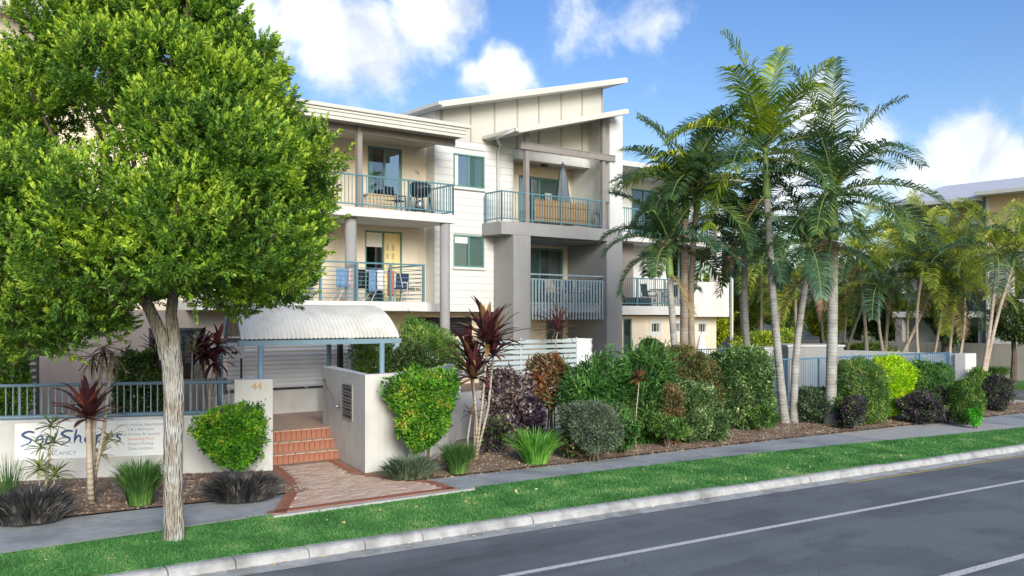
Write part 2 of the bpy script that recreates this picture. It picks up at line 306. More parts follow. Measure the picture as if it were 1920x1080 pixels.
# ------------------------------------------------------------------ mesh helpers
class MB:
    def __init__(s): s.v = []; s.f = []
    def add(s, vs, fs):
        o = len(s.v); s.v += [tuple(q) for q in vs]; s.f += [tuple(i + o for i in f) for f in fs]; return s
    def box(s, x0, x1, y0, y1, z0, z1):
        return s.add([(x0, y0, z0), (x1, y0, z0), (x1, y1, z0), (x0, y1, z0), (x0, y0, z1), (x1, y0, z1), (x1, y1, z1), (x0, y1, z1)],
                     [(0, 3, 2, 1), (4, 5, 6, 7), (0, 1, 5, 4), (1, 2, 6, 5), (2, 3, 7, 6), (3, 0, 4, 7)])
    def prism(s, poly, z0, z1):      # poly counter-clockwise in plan
        n = len(poly)
        vs = [(*p[:2], z0) for p in poly] + [(*p[:2], z1) for p in poly]
        return s.add(vs, [tuple(range(n - 1, -1, -1)), tuple(range(n, 2 * n))] + [(i, (i + 1) % n, n + (i + 1) % n, n + i) for i in range(n)])
    def vprism(s, poly, y0, y1):     # poly in the x-z plane, clockwise as seen from -y is fine (recalc later)
        n = len(poly)
        vs = [(p[0], y0, p[1]) for p in poly] + [(p[0], y1, p[1]) for p in poly]
        return s.add(vs, [tuple(range(n)), tuple(range(2 * n - 1, n - 1, -1))] + [((i + 1) % n, i, n + i, n + (i + 1) % n) for i in range(n)])
    def tube(s, pts, rad, n=8, cap=True):
        pts = [Vector(p) for p in pts]
        if not hasattr(rad, '__len__'): rad = [rad] * len(pts)
        o = len(s.v); prev = None
        for i, p in enumerate(pts):
            t = (pts[min(i + 1, len(pts) - 1)] - pts[max(i - 1, 0)]).normalized()
            if prev is None: a = t.orthogonal().normalized()
            else: a = (prev - t * prev.dot(t)).normalized()
            prev = a; b = t.cross(a)
            for k in range(n):
                an = 2 * math.pi * k / n
                s.v.append(tuple(p + (a * math.cos(an) + b * math.sin(an)) * rad[i]))
        for i in range(len(pts) - 1):
            for k in range(n):
                q = o + i * n
                s.f.append((q + k, q + (k + 1) % n, q + n + (k + 1) % n, q + n + k))
        if cap:
            s.f.append(tuple(o + k for k in range(n - 1, -1, -1))); q = o + (len(pts) - 1) * n
            s.f.append(tuple(q + k for k in range(n)))
        return s
    def bar(s, a, b, w, h=None):     # square bar from a to b
        h = h or w; a = Vector(a); b = Vector(b); t = (b - a).normalized()
        up = Vector((0, 0, 1)) if abs(t.z) < .95 else Vector((0, 1, 0))
        x = t.cross(up).normalized() * (w / 2); y = x.cross(t).normalized() * (h / 2)
        vs = [a - x - y, a + x - y, a + x + y, a - x + y, b - x - y, b + x - y, b + x + y, b - x + y]
        return s.add(vs, [(0, 3, 2, 1), (4, 5, 6, 7), (0, 1, 5, 4), (1, 2, 6, 5), (2, 3, 7, 6), (3, 0, 4, 7)])
    def lathe(s, prof, n=16, c=(0, 0, 0)):
        o = len(s.v)
        for r, z in prof:
            for k in range(n):
                an = 2 * math.pi * k / n; s.v.append((c[0] + r * math.cos(an), c[1] + r * math.sin(an), c[2] + z))
        for i in range(len(prof) - 1):
            for k in range(n):
                q = o + i * n; s.f.append((q + k, q + (k + 1) % n, q + n + (k + 1) % n, q + n + k))
        return s
    def mesh(s, name, m=None, smooth=False):
        me = bpy.data.meshes.new(name); me.from_pydata(s.v, [], s.f); me.validate(clean_customdata=False); me.update()
        if m: me.materials.append(M[m] if isinstance(m, str) else m)
        if smooth:
            me.polygons.foreach_set('use_smooth', [True] * len(me.polygons))
        return me
    def build(s, name, m, parent=None, smooth=False, bevel=0.0, loc=None, rz=0):
        o = bpy.data.objects.new(name, s.mesh(name, m, smooth)); col.objects.link(o)
        if parent: o.parent = parent
        if loc is not None: o.location = loc
        if rz: o.rotation_euler.z = rz
        if bevel:
            md = o.modifiers.new('bevel', 'BEVEL'); md.width = bevel; md.segments = 2; md.limit_method = 'ANGLE'
        return o
def tag(o, label=None, cat=None, group=None, kind=None):
    if label: o['label'] = label
    if cat: o['category'] = cat
    if group: o['group'] = group
    if kind: o['kind'] = kind
    return o
def thing(name, label, cat, loc=(0, 0, 0), rz=0, group=None):
    o = bpy.data.objects.new(name, None); col.objects.link(o); o.location = loc; o.rotation_euler = (0, 0, rz); o.empty_display_size = .2
    return tag(o, label, cat, group)
def inst(name, me, parent, loc=(0, 0, 0), rot=(0, 0, 0), sc=(1, 1, 1)):
    o = bpy.data.objects.new(name, me); col.objects.link(o); o.parent = parent
    o.location = loc; o.rotation_euler = rot; o.scale = sc
    return o
_unit = {}
def unit_box(m):
    if m not in _unit: _unit[m] = MB().box(-.5, .5, -.5, .5, -.5, .5).mesh('unit_' + m, m)
    return _unit[m]
def piece(name, m, parent, x0, x1, y0, y1, z0, z1, rot=(0, 0, 0)):
    return inst(name, unit_box(m), parent, ((x0 + x1) / 2, (y0 + y1) / 2, (z0 + z1) / 2), rot, (x1 - x0, y1 - y0, z1 - z0))
def np_mesh(name, V, Fc, m):
    """V (n,3) float, Fc (k,3|4) int"""
    V = np.asarray(V, dtype=np.float32); Fc = np.asarray(Fc, dtype=np.int32)
    me = bpy.data.meshes.new(name); k = Fc.shape[1]
    me.vertices.add(len(V)); me.vertices.foreach_set('co', V.ravel())
    me.loops.add(Fc.size); me.loops.foreach_set('vertex_index', Fc.ravel())
    me.polygons.add(len(Fc)); me.polygons.foreach_set('loop_start', np.arange(len(Fc), dtype=np.int32) * k)
    me.update(calc_edges=True); me.validate()
    me.materials.append(M[m] if isinstance(m, str) else m)
    return me
def np_obj(name, V, Fc, m, parent=None, loc=None):
    o = bpy.data.objects.new(name, np_mesh(name, V, Fc, m)); col.objects.link(o)
    if parent: o.parent = parent
    if loc is not None: o.location = loc
    return o
def unitv(a): return a / np.maximum(np.linalg.norm(a, axis=1, keepdims=True), 1e-6)
def leaves(P, D, L, W, fold=.3, rs=None, up=None):
    """a folded kite-shaped leaf for each base point P along D"""
    rs = rs or rng; n = len(P)
    N = rs.normal(size=(n, 3)) * .6
    N += np.array([0, 0, 1.0]) if up is None else up
    S = unitv(np.cross(D, N)); N = unitv(np.cross(S, D))
    L = np.broadcast_to(np.asarray(L, dtype=float).reshape(-1, 1), (n, 1)) * rs.uniform(.7, 1.25, (n, 1)); W = np.broadcast_to(np.asarray(W, dtype=float).reshape(-1, 1), (n, 1)) * rs.uniform(.75, 1.2, (n, 1))
    a = P; c = P + D * L - N * L * .12
    mid = P + D * L * .5
    b = mid + S * W * .5 + N * W * fold; d = mid - S * W * .5 + N * W * fold
    V = np.stack([a, b, c, d], 1).reshape(-1, 3)
    i = np.arange(n) * 4
    Fc = np.concatenate([np.stack([i, i + 1, i + 2], 1), np.stack([i, i + 2, i + 3], 1)])
    return V, Fc
def join(parts):
    Vs, Fs, o = [], [], 0
    for V, Fc in parts: Vs.append(V); Fs.append(Fc + o); o += len(V)
    return np.concatenate(Vs), np.concatenate(Fs)

# ------------------------------------------------------------------ the setting: ground, road, kerb, verge, path
US = np.arange(-40, 36.01, .5)
def line(pts):
    x, y = zip(*pts); v = np.interp(US, x, y)
    for _ in range(3): v = np.convolve(np.pad(v, 3, mode='edge'), np.ones(7) / 7, 'valid')
    return lambda u: float(np.interp(u, US, v))
KB = line([(-40, 12.3), (0, 12.05), (3, 11.93), (5.8, 11.68), (9.4, 11.44), (14.2, 11.08), (24, 10.31), (36, 9.2)])     # back of the kerb
PF = line([(-40, 13.3), (2.2, 13.3), (3.8, 13.42), (5.8, 13.46), (8.9, 13.39), (13.1, 13.31), (18.4, 12.75), (26.2, 11.5), (36, 10.3)])
PB = line([(-40, 15.2), (2.5, 15.15), (4.3, 15.13), (6.4, 14.89), (10.5, 14.45), (14.7, 14.3), (19.1, 14.05), (30.6, 13.2), (36, 12.8)])
def strip(name, f0, f1, z0, z1, m, u0=-40, u1=36, step=.5, kind='structure', parent=None, cuts=1):
    b = MB(); us = np.arange(u0, u1 + 1e-6, step)
    for u in us:
        for k in range(cuts + 1):
            t = k / cuts; b.v.append((u, f0(u) * (1 - t) + f1(u) * t, z0 * (1 - t) + z1 * t))
    w = cuts + 1
    for i in range(len(us) - 1):
        for k in range(cuts): q = i * w + k; b.f.append((q, q + w, q + w + 1, q + 1))
    o = b.build(name, m, parent)
    if kind and not parent: o['kind'] = kind
    return o
MB().add([(-900, -900, -.34), (900, -900, -.34), (900, 900, -.34), (-900, 900, -.34)], [(0, 1, 2, 3)]).build('ground', 'ground')['kind'] = 'structure'
GA = lambda u: KB(u) - .47
strip('road', lambda u: -12.0, GA, -.25, -.25, 'asphalt')
rb = MB().add([(36, -60, -.254), (43.6, -60, -.254), (43.6, 140, -.254), (36, 140, -.254)], [(0, 1, 2, 3)]).build('side_street', 'asphalt'); rb['kind'] = 'structure'
kerb = strip('kerb', GA, lambda u: KB(u) - .19, -.245, -.222, 'kerb')
ks = random.Random(3)
u = 1.2; i = 0
while u < 35.5:
    ln = ks.uniform(.78, 1.02) if u < 7 else ks.uniform(1.9, 2.5)
    a, c = Vector((u + .006, KB(u), 0)), Vector((u + ln - .006, KB(u + ln), 0))
    n = 5; prof = [(-.20, -.26), (-.185, -.17), (-.155, -.12), (-.11, -.1), (0, -.092), (0, -.27)]
    b = MB(); jig = [ks.uniform(-.008, .008) for _ in range(2)]
    for e in (a, c):
        for k, (dv, z) in enumerate(prof):
            b.v.append((e.x, e.y + dv + jig[0], z + (jig[1] if k < 5 else 0)))
    k = len(prof)
    b.f = [(j, j + 1, k + j + 1, k + j) for j in range(k - 1)] + [tuple(range(k - 1, -1, -1)), tuple(range(k, 2 * k))]
    o = b.build('kerbstone', 'kerb', kerb, bevel=.012)
    u += ln
strip('grass_verge', KB, PF, -.1, -.012, 'grass', cuts=4)
strip('footpath', PF, PB, 0, 0, 'path')
strip('path_edge', lambda u: PF(u) - .035, lambda u: PF(u) + .05, .004, .006, 'path_light', -40, 5.9, kind='structure')
strip('new_concrete_path', lambda u: PF(u) + .02, lambda u: PB(u) - .02, .004, .004, 'path_light', 21.3, 27.2, kind='structure')
strip('garden_ground', PB, lambda u: 60.0, .02, .05, 'mulch', -40, 33.5)
strip('bed_edge', PB, lambda u: PB(u) + 1.4, .03, .12, 'mulch', 9.6, 33.4, cuts=4, kind='structure')
MB().box(33.2, 35.2, 12.7, 60, -.2, .01).build('side_path', 'path_light')['kind'] = 'structure'
MB().box(35.2, 35.9, 12.6, 60, -.2, -.02).build('side_verge', 'grass')['kind'] = 'structure'
MB().box(43.6, 47.0, 5, 80, -.3, .0).build('far_verge', 'grass')['kind'] = 'structure'
# road markings
WL = lambda u: KB(u) - 2.32
o = strip('lane_line', lambda u: WL(u) - .06, lambda u: WL(u) + .06, -.246, -.246, 'paint', -20, 36)
WL2 = lambda u: KB(u) - 5.42
strip('centre_line', lambda u: WL2(u) - .07, lambda u: WL2(u) + .07, -.246, -.246, 'paint', 8.5, 36)
strip('yellow_line', lambda u: GA(u) - .11, lambda u: GA(u) - .04, -.246, -.246, 'yellow', 16.5, 36)

# grass blades on the verge (uncountable)
def in_view_u(u, v):
    d = u * FW[0] + v * FW[1]; a = u * RT[0] + v * RT[1]; return np.abs(a / d) < .6
n = 210000
gu = rng.uniform(1.2, 27, n) ; gu = 1.2 + (gu - 1.2) ** 1.0
kb = np.array([KB(x) for x in np.arange(0, 40, .25)]); pf = np.array([PF(x) for x in np.arange(0, 40, .25)]); xs = np.arange(0, 40, .25)
t = rng.uniform(-.03, 1.02, n) + (rng.uniform(size=n) < .04) * rng.uniform(-.05, .05, n); k0, p0 = np.interp(gu, xs, kb), np.interp(gu, xs, pf)
gv = k0 + (p0 - k0) * t; gz = -.1 + (.088) * t
ok = in_view_u(gu, gv) & (rng.uniform(size=n) < np.interp(gu, [1, 12, 27], [1, .75, .45]))
P = np.stack([gu, gv, gz], 1)[ok]; n = len(P)
D = unitv(rng.normal(size=(n, 3)) * .45 + np.array([0, 0, 1]))
side = unitv(np.cross(D, rng.normal(size=(n, 3))))
h = rng.uniform(.018, .045, (n, 1)); w = rng.uniform(.004, .008, (n, 1)) * np.interp(P[:, :1], [1, 27], [1, 2.2])
V = np.stack([P - side * w, P + side * w, P + D * h], 1).reshape(-1, 3)
M['blade'] = leaf_mat('grass_blade', (.034, .12, .03), (.078, .22, .06), (.22, .30, .12), 1.3, trans=.3)
o = np_obj('verge_grass', V, np.arange(n * 3).reshape(-1, 3), 'blade'); tag(o, 'short green lawn grass of the verge along the kerb', 'grass', kind='stuff')
# mulch chips, fallen leaves
def chips(name, P, size, m, label, cat):
    n = len(P); D = unitv(rng.normal(size=(n, 3)) * [1, 1, .25]); S = unitv(np.cross(D, rng.normal(size=(n, 3)) * .3 + [0, 0, 1]))
    s = size * rng.uniform(.5, 1.4, (n, 1)); w = s * rng.uniform(.25, .5, (n, 1))
    V = np.stack([P - D * s - S * w, P + D * s - S * w, P + D * s + S * w, P - D * s + S * w], 1).reshape(-1, 3)
    return tag(np_obj(name, V, np.arange(n * 4).reshape(-1, 4), m), label, cat, kind='stuff')
M['chip'] = leaf_mat('bark_chip', (.10, .06, .035), (.30, .22, .16), (.42, .34, .27), 2.5, .9, 0.05)
n = 26000; cu = rng.uniform(9.3, 33, n); pb = np.interp(cu, np.arange(0, 40, .25), [PB(x) for x in np.arange(0, 40, .25)])
cv = pb - .02 - (rng.uniform(size=n) < .05) * rng.exponential(.12, n) + rng.uniform(0, 1, n) ** 1.2 * 2.0 * (rng.uniform(size=n) < .94); cz = np.where(cv < pb, .008, .035 + np.clip((cv - pb) / 1.4, 0, 1) * .09)
cu2 = rng.uniform(2.4, 7.2, 9000); pb2 = np.interp(cu2, np.arange(0, 40, .25), [PB(x) for x in np.arange(0, 40, .25)]); cv2 = pb2 - .04 + rng.uniform(0, 1, 9000) * 3.6
P = np.concatenate([np.stack([cu, cv, cz], 1), np.stack([cu2, cv2, np.full(9000, .035)], 1)])
chips('bark_mulch', P, .022, 'chip', 'brown bark chips covering the garden beds behind the footpath', 'mulch')
M['dryleaf'] = leaf_mat('fallen_leaf', (.30, .20, .08), (.5, .42, .24), (.6, .52, .36), 3, .8, .05)
n = 420; fu = rng.uniform(2.5, 24, n); kbf = np.interp(fu, xs, kb); fv = np.where(rng.uniform(size=n) < .62, kbf - .2 - rng.exponential(.10, n), kbf + rng.uniform(.05, 1.8, n))
fz = np.where(fv < kbf - .19, -.222 + .006, -.1 + np.clip((fv - kbf) / 1.9, 0, 1) * .088 + .04)
chips('fallen_leaves', np.stack([fu, fv, fz], 1), .022, 'dryleaf', 'dry fallen leaves scattered over the gutter and verge', 'leaves')

# ------------------------------------------------------------------ entry paving, steps, walls
import bisect
pav = [(5.85, 13.40), (9.25, 13.36), (9.35, 14.2), (8.95, 15.2), (8.72, 15.85), (9.14, 17.72), (7.62, 17.72), (7.45, 16.9), (7.2, 16.0), (6.75, 14.9)]
base = MB().prism(pav, -.05, .012).build('paving', 'mortar'); base['kind'] = 'structure'
def inside(p, poly):
    c = False; j = len(poly) - 1
    for i in range(len(poly)):
        a, b = poly[i], poly[j]
        if (a[1] > p[1]) != (b[1] > p[1]) and p[0] < (b[0] - a[0]) * (p[1] - a[1]) / (b[1] - a[1]) + a[0]: c = not c
        j = i
    return c
def edge_dist(p, poly):
    best = 9
    for i in range(len(poly)):
        a = Vector(poly[i]); b = Vector(poly[(i + 1) % len(poly)]); q = Vector(p); t = max(0, min(1, (q - a).dot(b - a) / (b - a).length_squared)); best = min(best, (q - a - (b - a) * t).length)
    return best
pm = [MB().box(-.113, .113, -.0545, .0545, -.02, .012).mesh('paver', m_) for m_ in M['pavers']]
pr = MB().box(-.05, .05, -.10, .10, -.02, .014).mesh('border_brick', 'brick_red')
places = []
for r_ in range(60):
    for c_ in range(30):
        x = 5.6 + c_ * .238 + (r_ % 2) * .119; y = 13.3 + r_ * .119
        if inside((x, y), pav) and edge_dist((x, y), pav) > .20: places.append((x, y))
places.sort(key=lambda p: p[0] ** 2 + p[1] ** 2)
rest = MB()
nb = 0
for i, (x, y) in enumerate(places):
    if i < 300: inst('paver', random.choice(pm), base, (x, y, .012 + random.uniform(-.002, .002)), (0, 0, random.gauss(0, .008)))
    else: rest.box(x - .113, x + .113, y - .0545, y + .0545, -.01, .024)
if rest.v: tag(rest.build('rear_pavers', M['pavers'][0], base), kind='stuff')
for i in range(len(pav)):
    if i == 5: continue
    a = Vector(pav[i]); b = Vector(pav[(i + 1) % len(pav)]); L_ = (b - a).length; k = max(1, round(L_ / .106)); t = (b - a) / L_; nrm = Vector((-t.y, t.x))
    for j in range(k):
        p = a + t * ((j + .5) * L_ / k) + nrm * .105
        inst('border_brick', pr, base, (p.x, p.y, .013), (0, 0, math.atan2(t.y, t.x)))
# concrete toe in front of the paving
b = MB(); b.prism([(5.80, 13.24), (9.5, 13.22), (9.62, 13.36), (5.86, 13.39)], -.2, .018); o = b.build('paving_toe', 'path_light', bevel=.01); o['kind'] = 'structure'

def wall_u(v): return 8.78 + (v - 15.8) * .229      # left face of the letterbox wall
st = thing('entry_steps', 'three terracotta brick steps rising to the covered entrance', 'steps', (0, 0, 0))
RIS, G0 = .2, .6
m_r = MB().box(-.052, .052, -.03, .03, -RIS / 2 + .006, RIS / 2 - .006).mesh('riser_brick', 'brick_red')
m_t = MB().box(-.108, .108, -.055, .055, -.02, .02).mesh('nosing_brick', M['pavers'][1])
for s in range(3):
    v0 = 17.76 + s * .33; u1 = wall_u(v0) + .02; u0 = 7.3
    MB().box(u0, u1 + .25, v0 + .03, 19.0, s * RIS - .05, (s + 1) * RIS - .012).build('step', 'mortar', st)
    k = int((u1 - u0) / .114)
    for j in range(k): inst('riser_brick', m_r, st, (u0 + (j + .5) * (u1 - u0) / k, v0 + .03, (s + .5) * RIS - .004), (0, 0, 0), (1, 1, 1))
    k = int((u1 - u0) / .226)
    for j in range(k): inst('nosing_brick', m_t, st, (u0 + (j + .5) * (u1 - u0) / k, v0 + .105, (s + 1) * RIS - .012))
brk = mat('landing_paver', (.50, .37, .27), .9, (.56, .43, .32), 10, 5)
nt = brk.node_tree; bt = nt.nodes.new('ShaderNodeTexBrick'); tcn = nt.nodes.new('ShaderNodeTexCoord'); nt.links.new(tcn.outputs['Object'], bt.inputs['Vector'])
bt.inputs['Scale'].default_value = 1; bt.inputs['Brick Width'].default_value = .24; bt.inputs['Row Height'].default_value = .12; bt.inputs['Mortar Size'].default_value = .006
bt.inputs['Color1'].default_value = (.52, .38, .27, 1); bt.inputs['Color2'].default_value = (.45, .31, .22, 1); bt.inputs['Mortar'].default_value = (.38, .3, .24, 1)
nt.links.new(bt.outputs['Color'], nt.nodes['Principled BSDF'].inputs['Base Color'])
MB().box(6.4, 12.6, 18.56, 28.4, -.1, .604).build('landing', brk)['kind'] = 'structure'
MB().prism([(12.6, 18.75), (14.2, 19.25), (17, 19.15), (20.5, 18.35), (21.7, 18.05), (24.5, 20.5), (33.2, 21.5), (33.2, 36), (12.6, 36)], -.1, .55).build('terrace', 'mulch')['kind'] = 'structure'
MB().prism([(-12, 22.0), (3.1, 19.3), (6.4, 18.0), (6.4, 36), (-12, 36)], -.1, .5).build('raised_bed', 'mulch')['kind'] = 'structure'

# letterbox wall
mw = thing('letterbox_wall', 'angled rendered wall carrying the letterboxes beside the brick steps', 'wall')
WT = 1.9
MB().prism([(8.78, 15.8), (9.7, 15.92), (10.7, 16.42), (11.7, 17.3), (12.8, 18.55), (12.66, 18.7), (11.55, 17.46), (10.6, 16.6), (9.65, 16.12), (8.99, 16.03), (9.80, 19.06), (9.53, 19.08)], -.1, WT).build('wall_body', 'garden_wall', mw, bevel=.012)
ang = math.atan2(3.28, .75)
lb = thing('letterbox_bank', 'dark letterbox bank of five stacked slots set in the rendered wall', 'letterbox', (wall_u(17.0), 17.0, 0), ang)
# local x runs along the wall (away), local -y... the left face looks to -u
zb = [1.62 - .135 * k for k in range(6)]
MB().box(-.36, .36, -.01, .02, zb[5] - .03, zb[0] + .03).build('surround', 'stain', lb)
for k in range(5):
    for q in (0,):
        o = MB().box(-.33, .33, .018, .034, zb[k + 1] + .022, zb[k] - .004).build('letterbox_door', 'dark', lb, bevel=.004)
        MB().box(-.30, .30, .032, .042, zb[k] - .045, zb[k] - .03).build('slot_flap', 'stain', o)
        MB().tube([(.24, .03, zb[k] - .085), (.24, .042, zb[k] - .085)], .012, 8).build('lock', 'stain', o)
hr = thing('handrail', 'slim stainless handrail slanting down the letterbox wall beside steps', 'handrail')
pa = [(wall_u(18.75) - .02, 18.75, 1.62), (wall_u(18.75) - .09, 18.75, 1.62), (wall_u(17.6) - .09, 17.6, 1.14), (wall_u(17.6) - .02, 17.6, 1.14)]
MB().tube(pa, .022, 8).build('rail', 'stain', hr, True)
for p in (pa[0], pa[-1]): MB().tube([(p[0] + .02, p[1], p[2]), (p[0] - .005, p[1], p[2])], .045, 10).build('wall_rose', 'stain', hr)

# garden wall behind the planting, and plinth under the pool fence
gw = thing('garden_wall', 'low rendered garden wall behind the shrubs, right of the letterbox wall', 'wall')
pts = [(12.75, 18.62), (14.2, 19.1), (17, 19.0), (20.5, 18.2), (21.6, 17.9)]
poly = pts + [(x + .05, y + .2) for x, y in reversed(pts)]
MB().prism(poly, -.1, 1.15).build('wall_body', 'garden_wall', gw)

# sign wall on the left with railing and numbered pier
A = Vector((3.10, 19.03)); B = Vector((7.53, 17.21)); wd = (B - A).normalized(); wa = math.atan2(wd.y, wd.x); LW = (B - A).length
# local frame: x from A to B, y into the property
sw = thing('sign_wall', 'low cream rendered wall with number pier left of the steps', 'wall', (A.x, A.y, 0), wa)
MB().box(-3.5, LW - .72, 0, .2, -.1, 1.13).build('wall_body', 'garden_wall', sw, bevel=.01)
MB().box(LW - .72, LW, -.04, .32, -.1, 1.80).build('pier', 'garden_wall', sw, bevel=.012)
MB().box(LW - .26, LW - .02, .32, 1.5, -.1, 1.62).build('pier_return', 'garden_wall', sw, bevel=.012)
rl = thing('wall_railing', 'blue steel railing along the top of the sign wall', 'railing', (A.x, A.y, 0), wa)
MB().tube([(-3.4, .1, 1.75), (LW - .72, .1, 1.75)], .032, 10).build('top_rail', 'beamblue', rl, True)
MB().tube([(-3.4, .08, 1.17), (LW - .72, .08, 1.17)], .042, 10).build('bottom_rail', 'beamblue', rl, True)
mb_ = MB().tube([(0, 0, 1.18), (0, 0, 1.74)], .011, 6).mesh('baluster', 'rail_pale')
x = -3.35
while x < LW - .76: inst('baluster', mb_, rl, (x, .1, 0)); x += .118
for x in (-2.2, .3, 2.83): MB().box(x - .02, x + .02, .08, .12, 1.13, 1.74).build('post', 'beamblue', rl)

# text helpers
def text_mesh(name, s, size, m, parent, loc, rot, depth=.003, align='CENTER', xs_=1.0, shear=0):
    c = bpy.data.curves.new(name, 'FONT'); c.body = s; c.size = size; c.align_x = align; c.extrude = depth; c.shear = shear
    to = bpy.data.objects.new(name + '_tmp', c); col.objects.link(to)
    dg = bpy.context.evaluated_depsgraph_get(); me = bpy.data.meshes.new_from_object(to.evaluated_get(dg))
    bpy.data.objects.remove(to); me.materials.clear(); me.materials.append(M[m])
    o = bpy.data.objects.new(name, me); col.objects.link(o); o.parent = parent; o.location = loc; o.rotation_euler = rot; o.scale = (xs_, 1, 1)
    return o
FRONT = (R(90), 0, 0)
nm = tag(text_mesh('house_number', '44', .2, 'gold', None, (0, 0, 0), (R(90), 0, wa), .008), 'gold house number 44 on the pier beside the steps', 'house number')
nm.location = (A.x + wd.x * (LW - .3) + wd.y * .052, A.y + wd.y * (LW - .3) - wd.x * .052, 1.6)

def px_to_wall(x):      # pixel column -> distance along the wall from A
    a = (x - 960) / F; d0 = Vector((FW[0] + a * RT[0], FW[1] + a * RT[1]))
    t = (A.x * d0.y - A.y * d0.x) / (wd.y * d0.x - wd.x * d0.y); return t
x0, x1 = px_to_wall(28), px_to_wall(345)
sg = thing('sign_board', 'long pale sign board with blue brush lettering on the cream wall', 'sign', (A.x + wd.x * x0, A.y + wd.y * x0, 0), wa)
SW, SZ0, SZ1 = x1 - x0, .40, 1.07
MB().box(0, SW, -.022, -.001, SZ0, SZ1).build('board', 'signboard', sg, bevel=.003)
def stroke(b, pts, w):
    P_ = []
    n = len(pts)
    for i in range(n - 1):
        p0, p1, p2, p3 = (Vector(pts[max(i - 1, 0)]), Vector(pts[i]), Vector(pts[i + 1]), Vector(pts[min(i + 2, n - 1)]))
        for k in range(5):
            t = k / 5; P_.append(.5 * ((2 * p1) + (p2 - p0) * t + (2 * p0 - 5 * p1 + 4 * p2 - p3) * t * t + (3 * p1 - p0 - 3 * p2 + p3) * t ** 3))
    P_.append(Vector(pts[-1])); o = len(b.v); q = len(P_)
    for i, p in enumerate(P_):
        t = (P_[min(i + 1, q - 1)] - P_[max(i - 1, 0)]).normalized(); nn = Vector((-t.y, t.x)) * w * (.5 + .5 * math.sin(math.pi * min(1, .15 + i / q)))
        b.v += [(p.x + nn.x, -.0235 - len(b.v) * 2e-6, p.y + nn.y), (p.x - nn.x, -.0235 - len(b.v) * 2e-6, p.y - nn.y)]
    for i in range(q - 1): b.f.append((o + 2 * i, o + 2 * i + 1, o + 2 * i + 3, o + 2 * i + 2))
GL = {'S': [[(1, .92), (.55, 1), (.12, .78), (.4, .55), (.75, .38), (.6, .1), (0, -.12)]],
      'e': [[(.1, .3), (.75, .42), (.7, .62), (.35, .58), (.08, .25), (.35, 0), (.9, .18)]],
      'a': [[(.8, .5), (.4, .6), (.06, .25), (.3, 0), (.65, .25), (.82, .55), (.78, .15), (1, .02)]],
      'h': [[(.3, 1.1), (.15, .5), (.08, 0)], [(.1, .2), (.45, .58), (.68, .45), (.66, .1), (.85, .02)]],
      'p': [[(.25, .6), (.15, .1), (.02, -.42)], [(.16, .3), (.5, .62), (.8, .4), (.5, .02), (.14, .08)]],
      's': [[(.8, .52), (.45, .6), (.25, .42), (.6, .25), (.5, .02), (.05, .02)]]}
bl = MB(); cx = .10; sz = .235
for ch, w in zip('Sea Shapes', [q * .70 for q in (.34, .24, .26, .1, .32, .26, .26, .25, .24, .22)]):
    if ch != ' ':
        for sp in GL[ch]: stroke(bl, [(cx + p[0] * w * .95, .68 + p[1] * sz) for p in sp], .022 if ch == 'S' else .018)
    cx += w * 1.0
bl.build('brush_lettering', 'letter', sg)
text_mesh('status_lettering', 'VACANCY', .1, 'letter_grey', sg, (px_to_wall(115) - x0, -.0235, .47), FRONT, .001, xs_=1.1)
for i, (s, m_) in enumerate([('Luxury Holiday Apartments', 'letter_grey'), ('2 & 3 Bedroom', 'letter_grey'), ('Full Kitchen & Laundry', 'letter_grey'), ('Swimming Pool', 'letter_red'), ('Secure Parking', 'letter_grey'), ('Quiet Location', 'letter_grey')]):
    lt = text_mesh('information_lettering', s, .074, m_, sg, (px_to_wall(264) - x0, -.0235, .965 - i * .089), FRONT, .001); lt['kind'] = 'stuff'

# ------------------------------------------------------------------ entrance canopy and screens
cp = thing('entry_canopy', 'barrel-vaulted corrugated metal canopy on blue posts over the entrance', 'canopy')
CU0, CU1, CV0, CV1, CZ, CR = 7.35, 11.1, 18.45, 21.05, 2.50, .72
V = []; nu, nv = 37 * 8 + 1, 25
half = (CV1 - CV0) / 2 + .05; rad = (half ** 2 + CR ** 2) / (2 * CR); a0 = math.asin(half / rad)
for i in range(nu):
    w = .017 * math.cos(2 * math.pi * i / 8)
    for j in range(nv):
        an = -a0 + 2 * a0 * j / (nv - 1); us0 = CU0 + .24 * max(0, math.sin(an) + math.sin(a0)) * rad; uu = us0 + (CU1 - us0) * i / (nu - 1); V.append((uu, (CV0 + CV1) / 2 + (rad + w) * math.sin(an), CZ + .05 + CR - rad + (rad + w) * math.cos(an)))
Fc = [(i * nv + j, (i + 1) * nv + j, (i + 1) * nv + j + 1, i * nv + j + 1) for i in range(nu - 1) for j in range(nv - 1)]
o = np_obj('roof_sheet', np.array(V), np.array(Fc), 'corr', cp)
o.data.polygons.foreach_set('use_smooth', [True] * len(o.data.polygons))
for v in (CV0, CV1): MB().box(CU0 - .03 + .24 * (v - CV0), CU1 + .07, v - .04, v + .04, CZ - .09, CZ + .02).build('beam', 'beamblue', cp, bevel=.008)
for uu in (CU0 + .45, CU1 - .42):
    for v in (CV0, CV1 - .35 * (uu < 9)): MB().tube([(uu, v, .6), (uu, v, CZ - .085)], .062, 14).build('post', 'beamblue', cp, True)
for uu, sk in ((CU0 + .05, .24), (CU1 - .05, 0)):
    ar = [(uu + sk * rad * (math.sin(-a0 + 2 * a0 * j / 14) + math.sin(a0)), (CV0 + CV1) / 2 + (rad - .06) * math.sin(-a0 + 2 * a0 * j / 14), CZ + .04 + CR - rad + (rad - .06) * math.cos(-a0 + 2 * a0 * j / 14)) for j in range(15)]
    MB().tube(ar, .03, 8).build('arch_rib', 'beamblue', cp, True)

